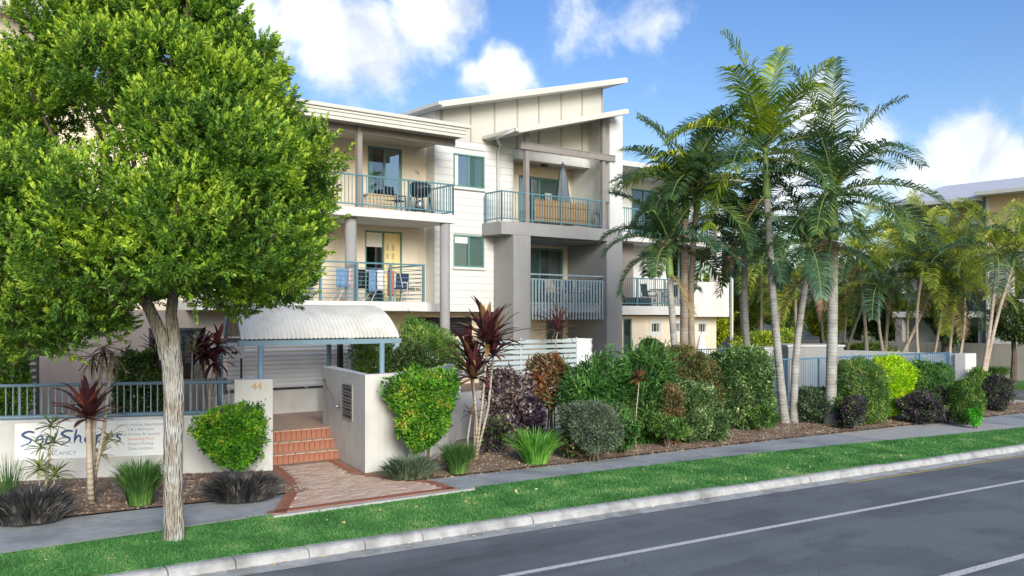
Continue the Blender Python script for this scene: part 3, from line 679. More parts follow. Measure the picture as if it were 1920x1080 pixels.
cs = thing('corrugated_screen', 'white corrugated metal screen panel standing under the entry canopy', 'screen')
V = []; nz = 11 * 8 + 1; SU0, SU1, SV = 8.45, 11.72, 22.0
for i in range(nz):
    z = 1.24 + 1.2 * i / (nz - 1); w = .018 * math.cos(2 * math.pi * i / 8)
    V += [(SU0, SV + w, z), (SU1, SV + w, z)]
o = np_obj('sheet', np.array(V), np.array([(2 * i, 2 * i + 1, 2 * i + 3, 2 * i + 2) for i in range(nz - 1)]), 'corrw', cs)
o.data.polygons.foreach_set('use_smooth', [True] * len(o.data.polygons))
MB().box(SU1, SU1 + .04, SV - .03, SV + .03, .6, 2.45).build('edge_post', 'corrw', cs)
MB().box(SU1 - .34, SU1 - .22, SV - .14, SV - .03, .6, 2.45).build('support_post', 'dark', cs)
for x in (9.3, 10.55): MB().box(x - .04, x + .04, SV + .03, SV + .08, .6, 2.4).build('support_post', 'beamblue', cs)
lw = thing('landing_wall', 'low curved rendered wall below the white corrugated screen', 'wall')
pts = [(7.2, 19.6), (7.6, 20.6), (8.4, 21.5), (9.4, 21.85), (12, 21.9)]
MB().prism([*pts, *[(x - .02, y + .18) for x, y in reversed(pts)]], .5, 1.18).build('wall_body', 'garden_wall', lw)
MB().box(7.0, 12.2, 22.6, 22.7, .5, 1.5).build('gap_shade_sheet', 'taupe_dark', lw)  # brown-grey sheet standing in for the dark of the open gap
ds = thing('direction_sign', 'small white direction sign with black arrow behind the canopy post', 'sign')
p = at_v(435, 655, 21.6)
MB().box(p.x - .42, p.x + .3, 21.59, 21.61, 2.02, 2.48).build('board', 'corrw', ds)
b = MB().vprism([(p.x - .02, 2.13), (p.x + .07, 2.13), (p.x + .07, 2.10), (p.x + .16, 2.155), (p.x + .07, 2.21), (p.x + .07, 2.18), (p.x - .02, 2.18)], 21.58, 21.588); b.build('arrow', 'black', ds)
b = MB()
for z, n_ in ((2.30, 7), (2.155, 5)):
    for k in range(n_):
        x = p.x - .33 + k * .058; b.box(x, x + .03, 21.582, 21.588, z - .02, z + .02)
b.build('faded_lettering', 'letter_grey', ds)
for x in (p.x - .36, p.x + .24): MB().box(x - .02, x + .02, 21.61, 21.65, .6, 2.48).build('post', 'dark', ds)

def slat_screen(name, label, u0, u1, v, z0, z1, n, m='slat', gap=.35, posts=3):
    t = thing(name, label, 'screen', group='slat screens'); h = (z1 - z0) / n
    for k in range(n): piece('slat', m, t, u0, u1, v - .012, v + .012, z0 + k * h, z0 + (k + 1 - gap) * h)
    for k in range(posts): x = u0 + (u1 - u0) * k / (posts - 1); MB().box(x - .03, x + .03, v + .013, v + .07, .5, z1).build('post', m, t)
    return t
slat_screen('slat_screen', 'pale blue horizontal slat screen behind the dark red cordylines', 14.6, 18.9, 21.0, 1.35, 2.40, 7)
slat_screen('slat_screen', 'blue slat screen right of the white corrugated panel, behind feathery shrub', 11.85, 14.5, 22.0, 1.2, 2.3, 7, 'rail_pale', .12)
slat_screen('slat_screen', 'dark grey louvred screen at far left under the big tree', 2.9, 4.62, 23.6, .9, 3.2, 15, 'dark', .4)
tk = thing('round_planter', 'white corrugated round planter at the end of the slat screen', 'planter', (19.25, 21.3, .5))
prof = []
for k in range(8 * 6 + 1): prof.append((.40 + .012 * math.cos(2 * math.pi * k / 6), 1.85 * k / 48))
MB().lathe(prof + [(.37, 1.85), (.37, 1.75), (0, 1.75)], 28).build('tank', 'corrw', tk, True)

# ------------------------------------------------------------------ the apartment building
bd = thing('apartment_building', 'three-storey cream apartment building with sloping roofs and balconies', 'building')
def holes_wall(name, m, u0, u1, z0, z1, v0, v1, holes, parent=bd):
    us_ = sorted({u0, u1, *[h[0] for h in holes], *[h[1] for h in holes]}); zs_ = sorted({z0, z1, *[h[2] for h in holes], *[h[3] for h in holes]})
    b = MB()
    for i in range(len(us_) - 1):
        for j in range(len(zs_) - 1):
            cu_, cz_ = (us_[i] + us_[i + 1]) / 2, (zs_[j] + zs_[j + 1]) / 2
            if not any(h[0] < cu_ < h[1] and h[2] < cz_ < h[3] for h in holes): b.box(us_[i], us_[i + 1], v0, v1, zs_[j], zs_[j + 1])
    return b.build(name, m, parent)
def lattice(u0, u1, z0, z1, y, s=.11, t=.005):
    b = MB(); w, h = u1 - u0, z1 - z0
    for sg_ in (1, -1):
        c = -h
        while c < w:
            p = []                       # x = c + z (rising), clipped to the rectangle
            za, zb_ = max(0, -c), min(h, w - c)
            if zb_ - za > .02:
                xa, xb = c + za, c + zb_
                if sg_ < 0: xa, xb = w - xa, w - xb
                b.bar((u0 + xa, y, z0 + za), (u0 + xb, y, z0 + zb_), t * 2)
            c += s
    return b
def window(name, u0, u1, z0, z1, v, m='frame', lm='glass', rm='glass', screen='r', blind=None, fr=.05, mull=True, sill=True, behind=True):
    b = MB(); y0, y1 = v - .035, v + .05
    b.box(u0, u0 + fr, y0, y1, z0, z1).box(u1 - fr, u1, y0, y1, z0, z1).box(u0 + fr, u1 - fr, y0, y1, z1 - fr, z1).box(u0 + fr, u1 - fr, y0, y1, z0, z0 + fr)
    mid = (u0 + u1) / 2
    if mull: b.box(mid - .025, mid + .025, y0 + .01, y1, z0 + fr, z1 - fr)
    w = b.build(name, m, bd)
    for (a, c, g) in ((u0 + fr, mid - .025, lm), (mid + .025, u1 - fr, rm)) if mull else ((u0 + fr, u1 - fr, lm),):
        piece('pane', g, w, a, c, v + .03, v + .04, z0 + fr, z1 - fr)
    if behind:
        piece('room_shade_backing', 'inside', w, u0 + fr, u1 - fr, v + .14, v + .15, z0 + fr, z1 - fr)  # dark sheet behind the glass in place of an unlit room
        rc = random.Random(int(u0 * 100 + z0 * 10)); side = rc.random() < .5; cw = (u1 - u0) * rc.uniform(.16, .3); g = MB(); n_ = 16
        for i in range(n_ + 1):
            x = (u0 + fr if side else u1 - fr - cw) + cw * i / n_; y = v + .09 + .02 * math.sin(i * 1.9)
            g.v += [(x, y, z0 + fr), (x, y, z1 - fr)]
        g.f = [(2 * i, 2 * i + 2, 2 * i + 3, 2 * i + 1) for i in range(n_)]; g.build('curtain', 'blind', w, True)
    if blind: piece('blind', 'blind', w, u0 + fr + .01, mid - .035, v + .02, v + .028, z1 - fr - blind, z1 - fr - .01)
    if screen:
        for (k, a, c) in (('l', u0 + fr, mid - .025), ('r', mid + .025, u1 - fr)):
            if k in screen: lattice(a, c, z0 + fr, z1 - fr, v - .005).build('security_screen', 'frame', w)
    if sill: piece('sill', 'slab', w, u0 - .04, u1 + .04, v - .09, v + .04, z0 - .09, z0 - .003)
    return w
F1, F2, EV = 3.5, 6.4, 9.0
# --- stairwell wall with weatherboards and two windows
VW = 27.4
wz = [(18.76, 20.12, 7.66, 8.84), (18.76, 20.10, 4.80, 5.95)]
holes_wall('wall', 'white', 17.97, 26.0, 3.2, 9.3, VW + .03, VW + .25, wz + [(21.3, 25.4, F1, 6.0), (21.5, 25.4, F2, 9.0)])
z = 3.2; hb = .2541
while z < 9.28:
    segs = [(17.97, 20.66)]
    for (a, c, z0, z1) in wz:
        if z + hb > z0 - .02 and z < z1 + .02:
            segs = [s for (p_, q_) in segs for s in ((p_, a), (c, q_))]
    if z > F2 + .0: segs.append((20.78, 21.45))
    for (a, c) in segs:
        if c - a > .05:
            zz0, zz1 = z, z + hb
            piece('weatherboard', 'board', bd, a, c, VW - .012, VW + .022, zz0 + .006, zz1 + .0, rot=(R(-2.6), 0, 0))
    z += hb
w1 = window('window', *wz[0], VW, lm='glass2', blind=None)
piece('curtain', 'blind', w1, 18.82, 18.98, VW + .015, VW + .025, 7.72, 8.78)
window('window', *wz[1], VW, blind=.25)
# --- gable cladding above
roofz = lambda u_: 10.32 + (u_ - 18.31) * .2545
bu = [18.3, 19.51, 20.59, 21.66, 22.7, 23.83, 24.92, 26.0]
for a, c in zip(bu[:-1], bu[1:]):
    MB().vprism([(a + .02, 9.31), (c - .02, 9.31), (c - .02, roofz(c)), (a + .02, roofz(a))], VW, VW + .1).build('cladding_panel', 'panel', bd)
for a in bu: MB().vprism([(a - .028, 9.31), (a + .028, 9.31), (a + .028, roofz(a + .028)), (a - .028, roofz(a - .028))], VW - .03, VW + .06).build('batten', 'batten', bd)
MB().vprism([(18.0, 9.31), (26.02, 9.31), (26.02, roofz(26) - .01), (18.0, roofz(18) - .01)], VW + .1, VW + 7).build('upper_wall', 'white', bd)
# --- high skillion roof
def skillion(ua, za, ub, zb_, v0, v1, th):
    r = MB().vprism([(ua, za - th), (ub, zb_ - th), (ub, zb_), (ua, za)], v0, v1).build('roof', 'roof', bd)
    dz = .01
    MB().vprism([(ua - .02, za - th - dz), (ub + .02, zb_ - th - dz), (ub + .02, zb_ - .03), (ua - .02, za - .03)], v0 - .035, v0 - .002).build('fascia_board', 'fascia', r)
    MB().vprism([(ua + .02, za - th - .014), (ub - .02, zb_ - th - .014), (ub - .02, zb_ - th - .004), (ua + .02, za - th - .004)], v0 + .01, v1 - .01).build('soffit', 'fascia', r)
    MB().vprism([(ub + .002, zb_ - th - dz), (ub + .03, zb_ - th - dz), (ub + .03, zb_ - .03), (ub + .002, zb_ - .03)], v0 - .034, v1).build('end_fascia', 'fascia', r)
    MB().box(ua - .14, ua - .005, v0 - .02, v1, za - .15, za - .02).build('gutter', 'fascia', r, bevel=.02)
    return r
skillion(17.75, 10.40, 26.6, 12.60, 26.6, 34.5, .2)
skillion(20.15, 9.60, 25.45, 10.98, 25.4, 27.33, .18)
MB().tube([(20.03, 25.5, 9.5), (20.1, 26.6, 9.42), (20.72, 27.2, 9.3), (20.72, 27.33, 9.1), (20.72, 27.33, 3.2)], .05, 8).build('downpipe', 'board', bd, True)
# --- right balcony bay: portal below, open terrace above
PV = 26.2
b = MB().box(20.54, 21.33, PV, VW + .02, 0, 5.95).box(25.13, 25.97, PV, VW + 1.6, 0, 5.95).box(20.54, 25.97, PV, 28.5, 5.951, 6.42)
b.build('portal_frame', 'taupe', bd, bevel=.012)
MB().box(21.33, 25.13, PV + .35, 28.5, 3.2, F1).build('balcony_slab', 'slab', bd)
MB().box(21.4, 25.13, PV + .5, 28.5, 5.88, 5.95).build('soffit', 'taupe', bd)
MB().vprism([(25.30, 6.42), (26.0, 6.42), (26.0, 10.92), (25.30, 10.74)], PV + .02, 28.5).build('fin_wall', 'white', bd)
holes_wall('wall', 'cream', 20.9, 25.3, F2, 9.3, 28.5, 28.7, [(22.6, 24.75, F2, 8.55)])
holes_wall('wall', 'cream', 20.9, 25.13, 0, 6.0, 28.5, 28.7, [(22.5, 24.9, F1, 5.75), (24.0, 24.9, .6, 2.9)])
MB().box(21.3, 21.5, VW + .25, 28.5, F1, 9.3).build('wall', 'cream', bd)
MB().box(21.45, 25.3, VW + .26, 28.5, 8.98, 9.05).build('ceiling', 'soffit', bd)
MB().box(21.45, 25.32, VW - .05, VW + .28, 8.93, 9.22).build('lintel', 'slab', bd)
window('balcony_door', 22.62, 24.73, F2 + .02, 8.53, 28.55, screen='r', sill=False)
window('balcony_door', 22.52, 24.88, F1 + .02, 5.73, 28.55, screen='l', sill=False)
window('screen_door', 24.02, 24.88, .62, 2.88, 28.55, screen='lr', sill=False, mull=True, fr=.05)
piece('wall_lamp', 'dark', bd, 23.3, 23.5, 27.8, 28.0, 8.88, 8.975)
for x in (21.2, 25.0): MB().box(x - .08, x + .08, PV + .02, PV + .18, 6.42, 9.6 + (x - 20) * .235).build('post', 'steel', bd)
b = MB(); b.box(20.85, 25.55, PV - .06, PV + .015, 9.05, 9.08).box(20.85, 25.55, PV - .035, PV - .01, 9.08, 9.27).box(20.85, 25.55, PV - .06, PV + .015, 9.27, 9.30); b.build('steel_beam', 'steel', bd)

_bal = {}
def railing(pts, z0, z1, sp=.125, m='rail', parent=bd, posts=True, bar=.009, z_low=None):
    r = MB()
    for a, c in zip(pts[:-1], pts[1:]): r.bar((*a, z1), (*c, z1), .05, .045)
    o = r.build('balcony_railing', m, parent)
    r = MB()
    for a, c in zip(pts[:-1], pts[1:]): r.bar((*a, z0 + .1), (*c, z0 + .1), .035, .04)
    r.build('bottom_rail', m, o)
    key = (m, round(z1 - z0, 3), bar, z_low)
    if key not in _bal: _bal[key] = MB().box(-bar, bar, -bar, bar, (z_low - z0) if z_low else .1, z1 - z0 - .02).mesh('baluster', m)
    for a, c in zip(pts[:-1], pts[1:]):
        a, c = Vector(a), Vector(c); L_ = (c - a).length; k = max(1, int(L_ / sp))
        for j in range(1, k): p = a + (c - a) * j / k; inst('baluster', _bal[key], o, (p.x, p.y, z0))
        if posts:
            np_ = max(1, round(L_ / 1.55))
            for j in range(np_ + 1): p = a + (c - a) * j / np_; inst('rail_post', unit_box(m), o, (p.x, p.y, (z0 + z1) / 2), (0, 0, 0), (.045, .045, z1 - z0))
    return o
railing([(20.05, 27.2), (20.05, PV + .06), (25.6, PV + .06), (25.6, 26.75)], F2 + .02, 7.48)
# landing bracket block that carries the left end of the upper terrace
MB().box(20.0, 20.537, PV + .003, VW, 5.95, 6.40).build('slab_end', 'taupe', bd, bevel=.01)
# hanging slat balustrade in the portal
sr = MB().bar((21.33, PV + .2, 4.58), (25.13, PV + .2, 4.58), .06, .05).build('balcony_railing', 'rail_pale', bd)
for z in (4.40, 3.52): MB().bar((21.33, PV + .22, z), (25.13, PV + .22, z), .04, .05).build('bottom_rail', 'rail_pale', sr)
sm = MB().box(-.035, .035, -.012, .012, 2.92, 4.42).mesh('slat', 'rail_pale')
k = 25
for j in range(k): inst('slat', sm, sr, (21.40 + j * 3.66 / (k - 1), PV + .17, 0))
# --- left bay: balconies, columns, recessed wall
BV = 25.6
MB().box(9.0, 17.62, BV, 27.92, 6.12, F2).build('balcony_slab', 'slab', bd, bevel=.015)
MB().box(9.0, 16.5, BV - .02, 27.92, 3.2, F1).build('balcony_slab', 'slab', bd, bevel=.015)
MB().box(16.5, 17.97, 27.0, 27.92, 3.2, F1 - .02).build('balcony_slab', 'slab', bd)
MB().tube([(17.34, BV + .22, 0), (17.34, BV + .22, 6.12)], .17, 24).build('column', 'taupe', bd, True)
MB().tube([(13.95, BV + .42, 0), (13.95, BV + .42, 6.12)], .18, 24).build('column', 'taupe', bd, True)
MB().box(14.0, 14.16, BV + .06, BV + .22, F2, 9.0).build('post', 'steel', bd)
lh = [(15.6, 16.95, F2 + .02, 8.82), (15.5, 16.95, F1 + .02, 5.95), (10.6, 12.0, F2 + .02, 8.82), (10.6, 12.0, F1 + .02, 5.95)]
holes_wall('wall', 'cream', 4.0, 17.95, 3.2, 9.3, 27.9, 28.1, lh)
MB().box(17.955, 17.969, VW - .02, 27.9, 3.2, 9.3).build('wall', 'board', bd)
MB().box(12.55, 12.85, 26.4, 27.9, F1, 6.12).build('blade_wall', 'taupe', bd)
d = window('balcony_door', *lh[0], 27.93, rm='glass2', screen=None, sill=False)
piece('kick_panel', 'rail_pale', d, 15.67, 16.93, 27.93, 27.95, F2 + .08, 7.05)
d = window('balcony_door', *lh[1], 27.93, rm='curtain_warm', screen=None, blind=.5, behind=True, sill=False)
for k in range(4):
    for j in range(2): piece('curtain_print', 'timber', d, 16.35 + j * .22, 16.45 + j * .22, 27.95, 27.957, 4.4 + k * .3, 4.6 + k * .3)
window('balcony_door', *lh[2], 27.93, screen=None, sill=False); window('balcony_door', *lh[3], 27.93, screen=None, sill=False)
b = MB().box(17.5, 17.62, 27.78, 27.9, 8.1, 8.16).box(17.54, 17.58, 27.72, 27.8, 8.05, 8.12); b.build('wall_lamp', 'slab', bd)
railing([(9.05, BV + .06), (17.56, BV + .06), (17.56, 27.1)], F2, 7.40)
# horizontal bar balustrade on the lower balcony
hb_ = MB().bar((9.0, BV + .03, 4.69), (16.42, BV + .03, 4.69), .05, .05).build('balcony_railing', 'rail', bd)
for k in range(8): MB().tube([(9.0, BV + .03, 3.6 + k * .133), (16.42, BV + .03, 3.6 + k * .133), ], .011, 6).build('horizontal_bar', 'rail_pale' if False else 'rail', hb_)
for k in range(8): MB().tube([(16.40, BV + .04, 3.6 + k * .133), (16.40, 27.85, 3.6 + k * .133)], .011, 6).build('horizontal_bar', 'rail', hb_)
MB().bar((16.40, BV + .03, 4.69), (16.40, 27.85, 4.69), .05, .05).build('side_rail', 'rail', hb_)
for x in (12.72, 13.95, 15.15, 16.38, 11.4, 10.1): piece('rail_post', 'rail', hb_, x - .035, x + .035, BV + .0, BV + .06, F1, 4.69)
# ground storey below the left bay
holes_wall('wall', 'taupe_dark', 3.0, 13.0, 0, 3.2, 26.6, 26.8, [(8.0, 9.6, .6, 2.7)])
window('entrance_door', 8.0, 9.6, .6, 2.7, 26.65, m='dark', screen=None, sill=False)
holes_wall('wall', 'cream', 13.0, 20.54, 0, 3.2, 28.3, 28.5, [(17.4, 20.2, 2.3, 3.0), (14.0, 16.5, 2.5, 3.0)])
for k in range(6):
    piece('vent_louvre', 'dark', bd, 17.4, 20.2, 28.28, 28.44, 2.32 + k * .115, 2.40 + k * .115, rot=(R(25), 0, 0)); piece('vent_louvre', 'dark', bd, 14.0, 16.5, 28.28, 28.44, 2.52 + k * .08, 2.58 + k * .08, rot=(R(25), 0, 0))
piece('vent_shade_panel', 'inside', bd, 13.5, 20.4, 28.5, 28.6, 2.2, 3.1)  # near-black panel painted in for the shade behind the louvres
# left roof with layered fascia
lr = MB().add([(8, 25.2, 9.24), (17.7, 25.2, 9.24), (17.7, 33, 9.75), (8, 33, 9.75), (8, 25.2, 9.0), (17.7, 25.2, 9.0), (17.7, 33, 9.0), (8, 33, 9.0)],
              [(0, 1, 2, 3), (7, 6, 5, 4), (0, 4, 5, 1), (1, 5, 6, 2), (2, 6, 7, 3), (3, 7, 4, 0)]).build('roof', 'roof', bd)
for k, (z0, z1, dv) in enumerate([(8.90, 9.0, .0), (9.01, 9.12, -.03), (9.13, 9.2, -.06)]):
    MB().box(8, 17.72 + k * .02, 25.15 + dv, 25.197, z0, z1).build('fascia_board', 'fascia', lr, bevel=.006)
MB().box(7.9, 17.86, 25.03, 25.197, 9.21, 9.33).build('gutter', 'fascia', lr, bevel=.02)
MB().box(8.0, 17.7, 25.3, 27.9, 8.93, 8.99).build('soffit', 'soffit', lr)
MB().box(8.0, 17.72, 25.75, 25.9, 8.72, 8.93).build('beam', 'steel', lr)
MB().box(4.0, 17.9, 28.102, 36, 3.21, 9.2).build('rear_volume', 'white', bd); MB().box(20.0, 33.0, 28.9, 37, 0, 9.0).build('rear_volume', 'white', bd)
# --- round end block at the far left
cyl = []
def arc(r_, n_=28): return [(3.0 + r_ * math.cos(t), 30.6 + r_ * math.sin(t)) for t in np.linspace(-math.pi, math.pi, n_, endpoint=False)]
MB().prism(arc(3.9), 0, 10.8).build('round_wall', 'cream', bd); MB().prism(arc(4.55), 10.8, 11.25).build('round_slab', 'slab', bd)
MB().tube([(*p, 11.55) for p in arc(4.45)], .03, 6).build('round_rail', 'fascia', bd)
# --- right bay beyond the portal
MB().box(25.97, 31.05, 27.0, 29.0, 3.1, 3.47).build('balcony_slab', 'slab', bd, bevel=.012); MB().box(26.02, 33.2, 27.0, 29.0, 6.1, 6.4).build('balcony_slab', 'slab', bd, bevel=.012)
MB().box(31.05, 33.4, 26.95, 30.5, 3.02, 4.55).build('parapet_block', 'slab', bd, bevel=.012)
holes_wall('wall', 'white', 25.97, 33.2, 3.4, 9.2, 28.7, 28.9, [(31.4, 32.7, 4.0, 6.0), (29.0, 30.6, 6.45, 8.6)])
MB().box(27.3, 28.3, 27.9, 28.7, 3.47, 6.1).build('blade_wall', 'taupe_dark', bd)
window('window', 31.4, 32.7, 4.0, 6.0, 28.73, screen=None); window('balcony_door', 29.0, 30.6, 6.45, 8.6, 28.73, screen=None, sill=False)
for k in range(12): piece('shutter_louvre', 'dark', bd, 32.1, 32.65, 28.66, 28.69, 4.5 + k * .115, 4.56 + k * .115)
MB().tube([(30.45, 28.62, 3.5), (30.45, 28.62, 6.1)], .04, 8).build('downpipe', 'board', bd)
MB().box(32.6, 32.95, 27.0, 27.4, 4.55, 9.1).build('column', 'slab', bd)
railing([(26.0, 27.06), (31.0, 27.06)], 3.47, 4.6); railing([(26.05, 27.06), (33.1, 27.06), (33.1, 28.6)], 6.4, 7.45)
gf = [(27.4, 27.9, .6, 2.95), (29.1, 29.62, 2.36, 2.76), (32.08, 32.62, 2.33, 2.73), (30.4, 30.9, 2.36, 2.76)]
holes_wall('wall', 'cream', 25.97, 33.3, 0, 3.05, 27.6, 27.8, gf)
window('side_door', *gf[0], 27.63, screen=None, sill=False, mull=False)
for h in gf[1:]:
    w = window('window', *h, 27.65, m='slab', screen=None, mull=False, sill=False, fr=.03)
    MB().box(h[0] + .15, h[0] + .165, 27.63, 27.66, h[2], h[3]).box(h[0] + .33, h[0] + .345, 27.63, 27.66, h[2], h[3]).build('glazing_bar', 'slab', w)
    b = MB(); q = .16; b.box(h[0] - q, h[0], 27.585, 27.598, h[2] - q, h[3] + q).box(h[1], h[1] + q, 27.585, 27.598, h[2] - q, h[3] + q).box(h[0], h[1], 27.585, 27.598, h[3], h[3] + q).box(h[0], h[1], 27.585, 27.598, h[2] - q, h[2]); b.build('surround', 'slab', w)
r3 = MB().add([(25.9, 26.3, 9.2), (33.9, 26.3, 9.2), (33.9, 36, 9.9), (25.9, 36, 9.9), (25.9, 26.3, 9.0), (33.9, 26.3, 9.0), (33.9, 36, 9.0), (25.9, 36, 9.0)], [(0, 1, 2, 3), (7, 6, 5, 4), (0, 4, 5, 1), (1, 5, 6, 2), (2, 6, 7, 3), (3, 7, 4, 0)]).build('roof', 'roof', bd)
aw = thing('awning_roof', 'terracotta awning roof on a slim post right of the white parapet', 'awning')
MB().vprism([(33.0, 6.30), (33.0, 6.42), (33.8, 6.25), (34.7, 5.88), (34.7, 5.76), (33.8, 6.13)], 27.3, 30.4).build('sheet', 'orange', aw); MB().box(33.0, 34.7, 27.28, 27.36, 5.62, 5.75).build('beam', 'orange', aw)
MB().box(34.15, 34.25, 27.4, 27.5, 0, 5.8).build('post', 'slab', aw)

# ------------------------------------------------------------------ vegetation
LM = {'lush': ((.026, .105, .008), (.11, .31, .018), (.36, .42, .04)), 'olive': ((.03, .085, .014), (.125, .25, .035), (.40, .31, .07)),
      'grey': ((.045, .07, .045), (.125, .165, .105), (.22, .26, .17)), 'dkgreen': ((.026, .066, .02), (.10, .185, .05), (.22, .30, .10)),
      'varieg': ((.03, .066, .022), (.115, .19, .065), (.40, .45, .26)), 'lime': ((.10, .27, .006), (.36, .53, .012), (.62, .62, .03)),
      'purple': ((.022, .015, .027), (.075, .05, .08), (.15, .10, .14)), 'brown': ((.05, .06, .022), (.19, .14, .06), (.34, .20, .12)),
      'croton': ((.05, .035, .016), (.21, .10, .05), (.44, .12, .06)), 'drywhite': ((.05, .032, .042), (.28, .23, .19), (.66, .60, .46)),
      'fern': ((.022, .075, .018), (.075, .20, .04), (.17, .30, .07)), 'mondo': ((.016, .015, .018), (.085, .082, .078), (.26, .25, .24)),
      'strap': ((.02, .06, .014), (.085, .18, .04), (.22, .30, .09)), 'limestrap': ((.03, .12, .015), (.14, .33, .05), (.32, .45, .12)),
      'feather': ((.03, .085, .018), (.14, .255, .05), (.30, .36, .09)), 'bright': ((.03, .17, .02), (.10, .42, .04), (.2, .5, .06)),
      'sunny': ((.07, .14, .01), (.36, .40, .03), (.66, .56, .06)), 'bgdark': ((.02, .04, .014), (.07, .115, .035), (.16, .2, .06)), 'bgmid': ((.05, .10, .018), (.18, .27, .045), (.46, .48, .09))}  # sunny: sunlight on background foliage put into the leaf colour
for k, v in LM.items(): M['l_' + k] = leaf_mat('leaf_' + k, *v, 2.6)

def lumps(dirs, amp, seed, freq=3.0):
    r = np.random.default_rng(seed); s = np.zeros(len(dirs))
    for f in (freq, freq * 2.1):
        for _ in range(5):
            k = r.normal(size=3); k *= f / np.linalg.norm(k); s += np.cos(dirs @ k + r.uniform(0, 6.28)) * (freq / f)
    return 1 + amp * s / 4
def foliage(c, rad, L, W, seed, power=2.6, dens=3.0, amp=.22, up=.35, spread=.75, flat_base=True, taper=0):
    """leaf cloud filling the outer half of a lumpy rounded volume"""
    r = np.random.default_rng(seed); rad = np.array(rad, float)
    area = 4 * math.pi * (((rad[0] * rad[1]) ** 1.6 + (rad[0] * rad[2]) ** 1.6 + (rad[1] * rad[2]) ** 1.6) / 3) ** (1 / 1.6)
    n = int(dens * area / (L * W * .55))
    d = unitv(r.normal(size=(n, 3)))
    sup = (np.abs(d) ** power).sum(1, keepdims=True) ** (-1 / power)
    sh = lumps(d, amp, seed)[:, None] * lumps(d, amp * .5, seed + 5, 9.0)[:, None]
    t = 1 - r.exponential(.13, (n, 1)); t = np.where(t < .3, r.uniform(.5, 1, (n, 1)), t); t = np.where(r.uniform(size=(n, 1)) < .07, t + r.uniform(0, .16, (n, 1)), t)
    sh = sh / np.quantile(sh, .93); P = d * sup * sh * t * rad
    if taper: P[:, :2] *= (1 - taper * np.clip(.5 - P[:, 2:] / rad[2] / 2, 0, 1))
    if flat_base: P = P[P[:, 2] > -rad[2] * .98]; 
    n = len(P); dd = unitv(P / rad)
    D = unitv(dd * .8 + r.normal(size=(n, 3)) * spread + np.array([0, 0, up]))
    ns = int(area * 9); k = r.integers(0, n, ns); k = k[np.linalg.norm(P[k] / rad, axis=1) > .85]; ns = len(k)
    sdir = unitv(dd[k] * .8 + r.normal(size=(ns, 3)) * .4 + np.array([0, 0, .5])); sl = np.minimum(r.uniform(.5, 1.0, (ns, 1)) * max(L * 2.6, .12), min(rad) * .5)
    SP = np.concatenate([P[k] + sdir * sl * f for f in np.linspace(.1, 1, 7)]); SD = unitv(np.tile(sdir, (7, 1)) * .8 + r.normal(size=(ns * 7, 3)) * .6)
    P = np.concatenate([P, SP]); D = np.concatenate([D, SD])
    V, Fc = leaves(P + np.array(c), D, L * r.uniform(.7, 1.25, len(P)), W * r.uniform(.75, 1.2, len(P)), rs=r)
    return V, Fc
def ground_z(v, u): return .06
def bush(x, yb, yt, wpx, m, label, name='shrub', cat='shrub', L=.085, W=.045, d=None, depth=.85, zb=.06, power=2.8, group=None, dens=3.0, amp=.2, stems=4, up=.35, extra=None, clear=0.0, taper=0.0):
    """x centre, yb base row, yt top row, width in photograph pixels; stands on z = zb"""
    df = d or F * (EYE - zb) / (yb - HY)
    r0 = wpx / 2 / F * df; dc = df + (0 if d else r0 * depth * .85); r0 = wpx / 2 / F * dc
    h = (EYE + (HY - yt) / F * dc) - zb
    p = at_d(x, HY, dc)
    t = thing(name, label, cat, (p.x, p.y, zb), 0, group)
    sd_ = abs(hash(label)) % 99991 if False else sum(ord(ch) * (i + 3) for i, ch in enumerate(label)) % 99991
    hz = (h - clear) / 2
    V, Fc = foliage((0, 0, clear + hz), (r0, r0 * depth, hz), L, W, sd_, power, dens, amp * 1.25, up, taper=taper)
    V[:, 2] = np.maximum(V[:, 2], -.02)
    if extra:
        m2, frac = extra; cut = int(len(V) // 4 * (1 - frac)) 
        pick = np.random.default_rng(sd_).permutation(len(V) // 4); Q = V.reshape(-1, 4, 3)[pick]
        i = np.arange(cut) * 4; np_obj('foliage', Q[:cut].reshape(-1, 3), np.concatenate([np.stack([i, i + 1, i + 2], 1), np.stack([i, i + 2, i + 3], 1)]), 'l_' + m, t)
        j = np.arange(len(Q) - cut) * 4; np_obj('pale_foliage', Q[cut:].reshape(-1, 3), np.concatenate([np.stack([j, j + 1, j + 2], 1), np.stack([j, j + 2, j + 3], 1)]), 'l_' + m2, t)
    else: np_obj('foliage', V, Fc, 'l_' + m, t)
    rr = random.Random(sd_)
    for k in range(stems):
        a = rr.uniform(0, 6.28); q = rr.uniform(.2, .7)
        MB().tube([(rr.gauss(0, .06), rr.gauss(0, .06), -.05), (math.cos(a) * r0 * q * .4, math.sin(a) * r0 * depth * q * .4, h * .45), (math.cos(a) * r0 * q, math.sin(a) * r0 * depth * q, h * .85)], [.022, .016, .006], 5).build('stem', 'bark_dark', t)
    return t
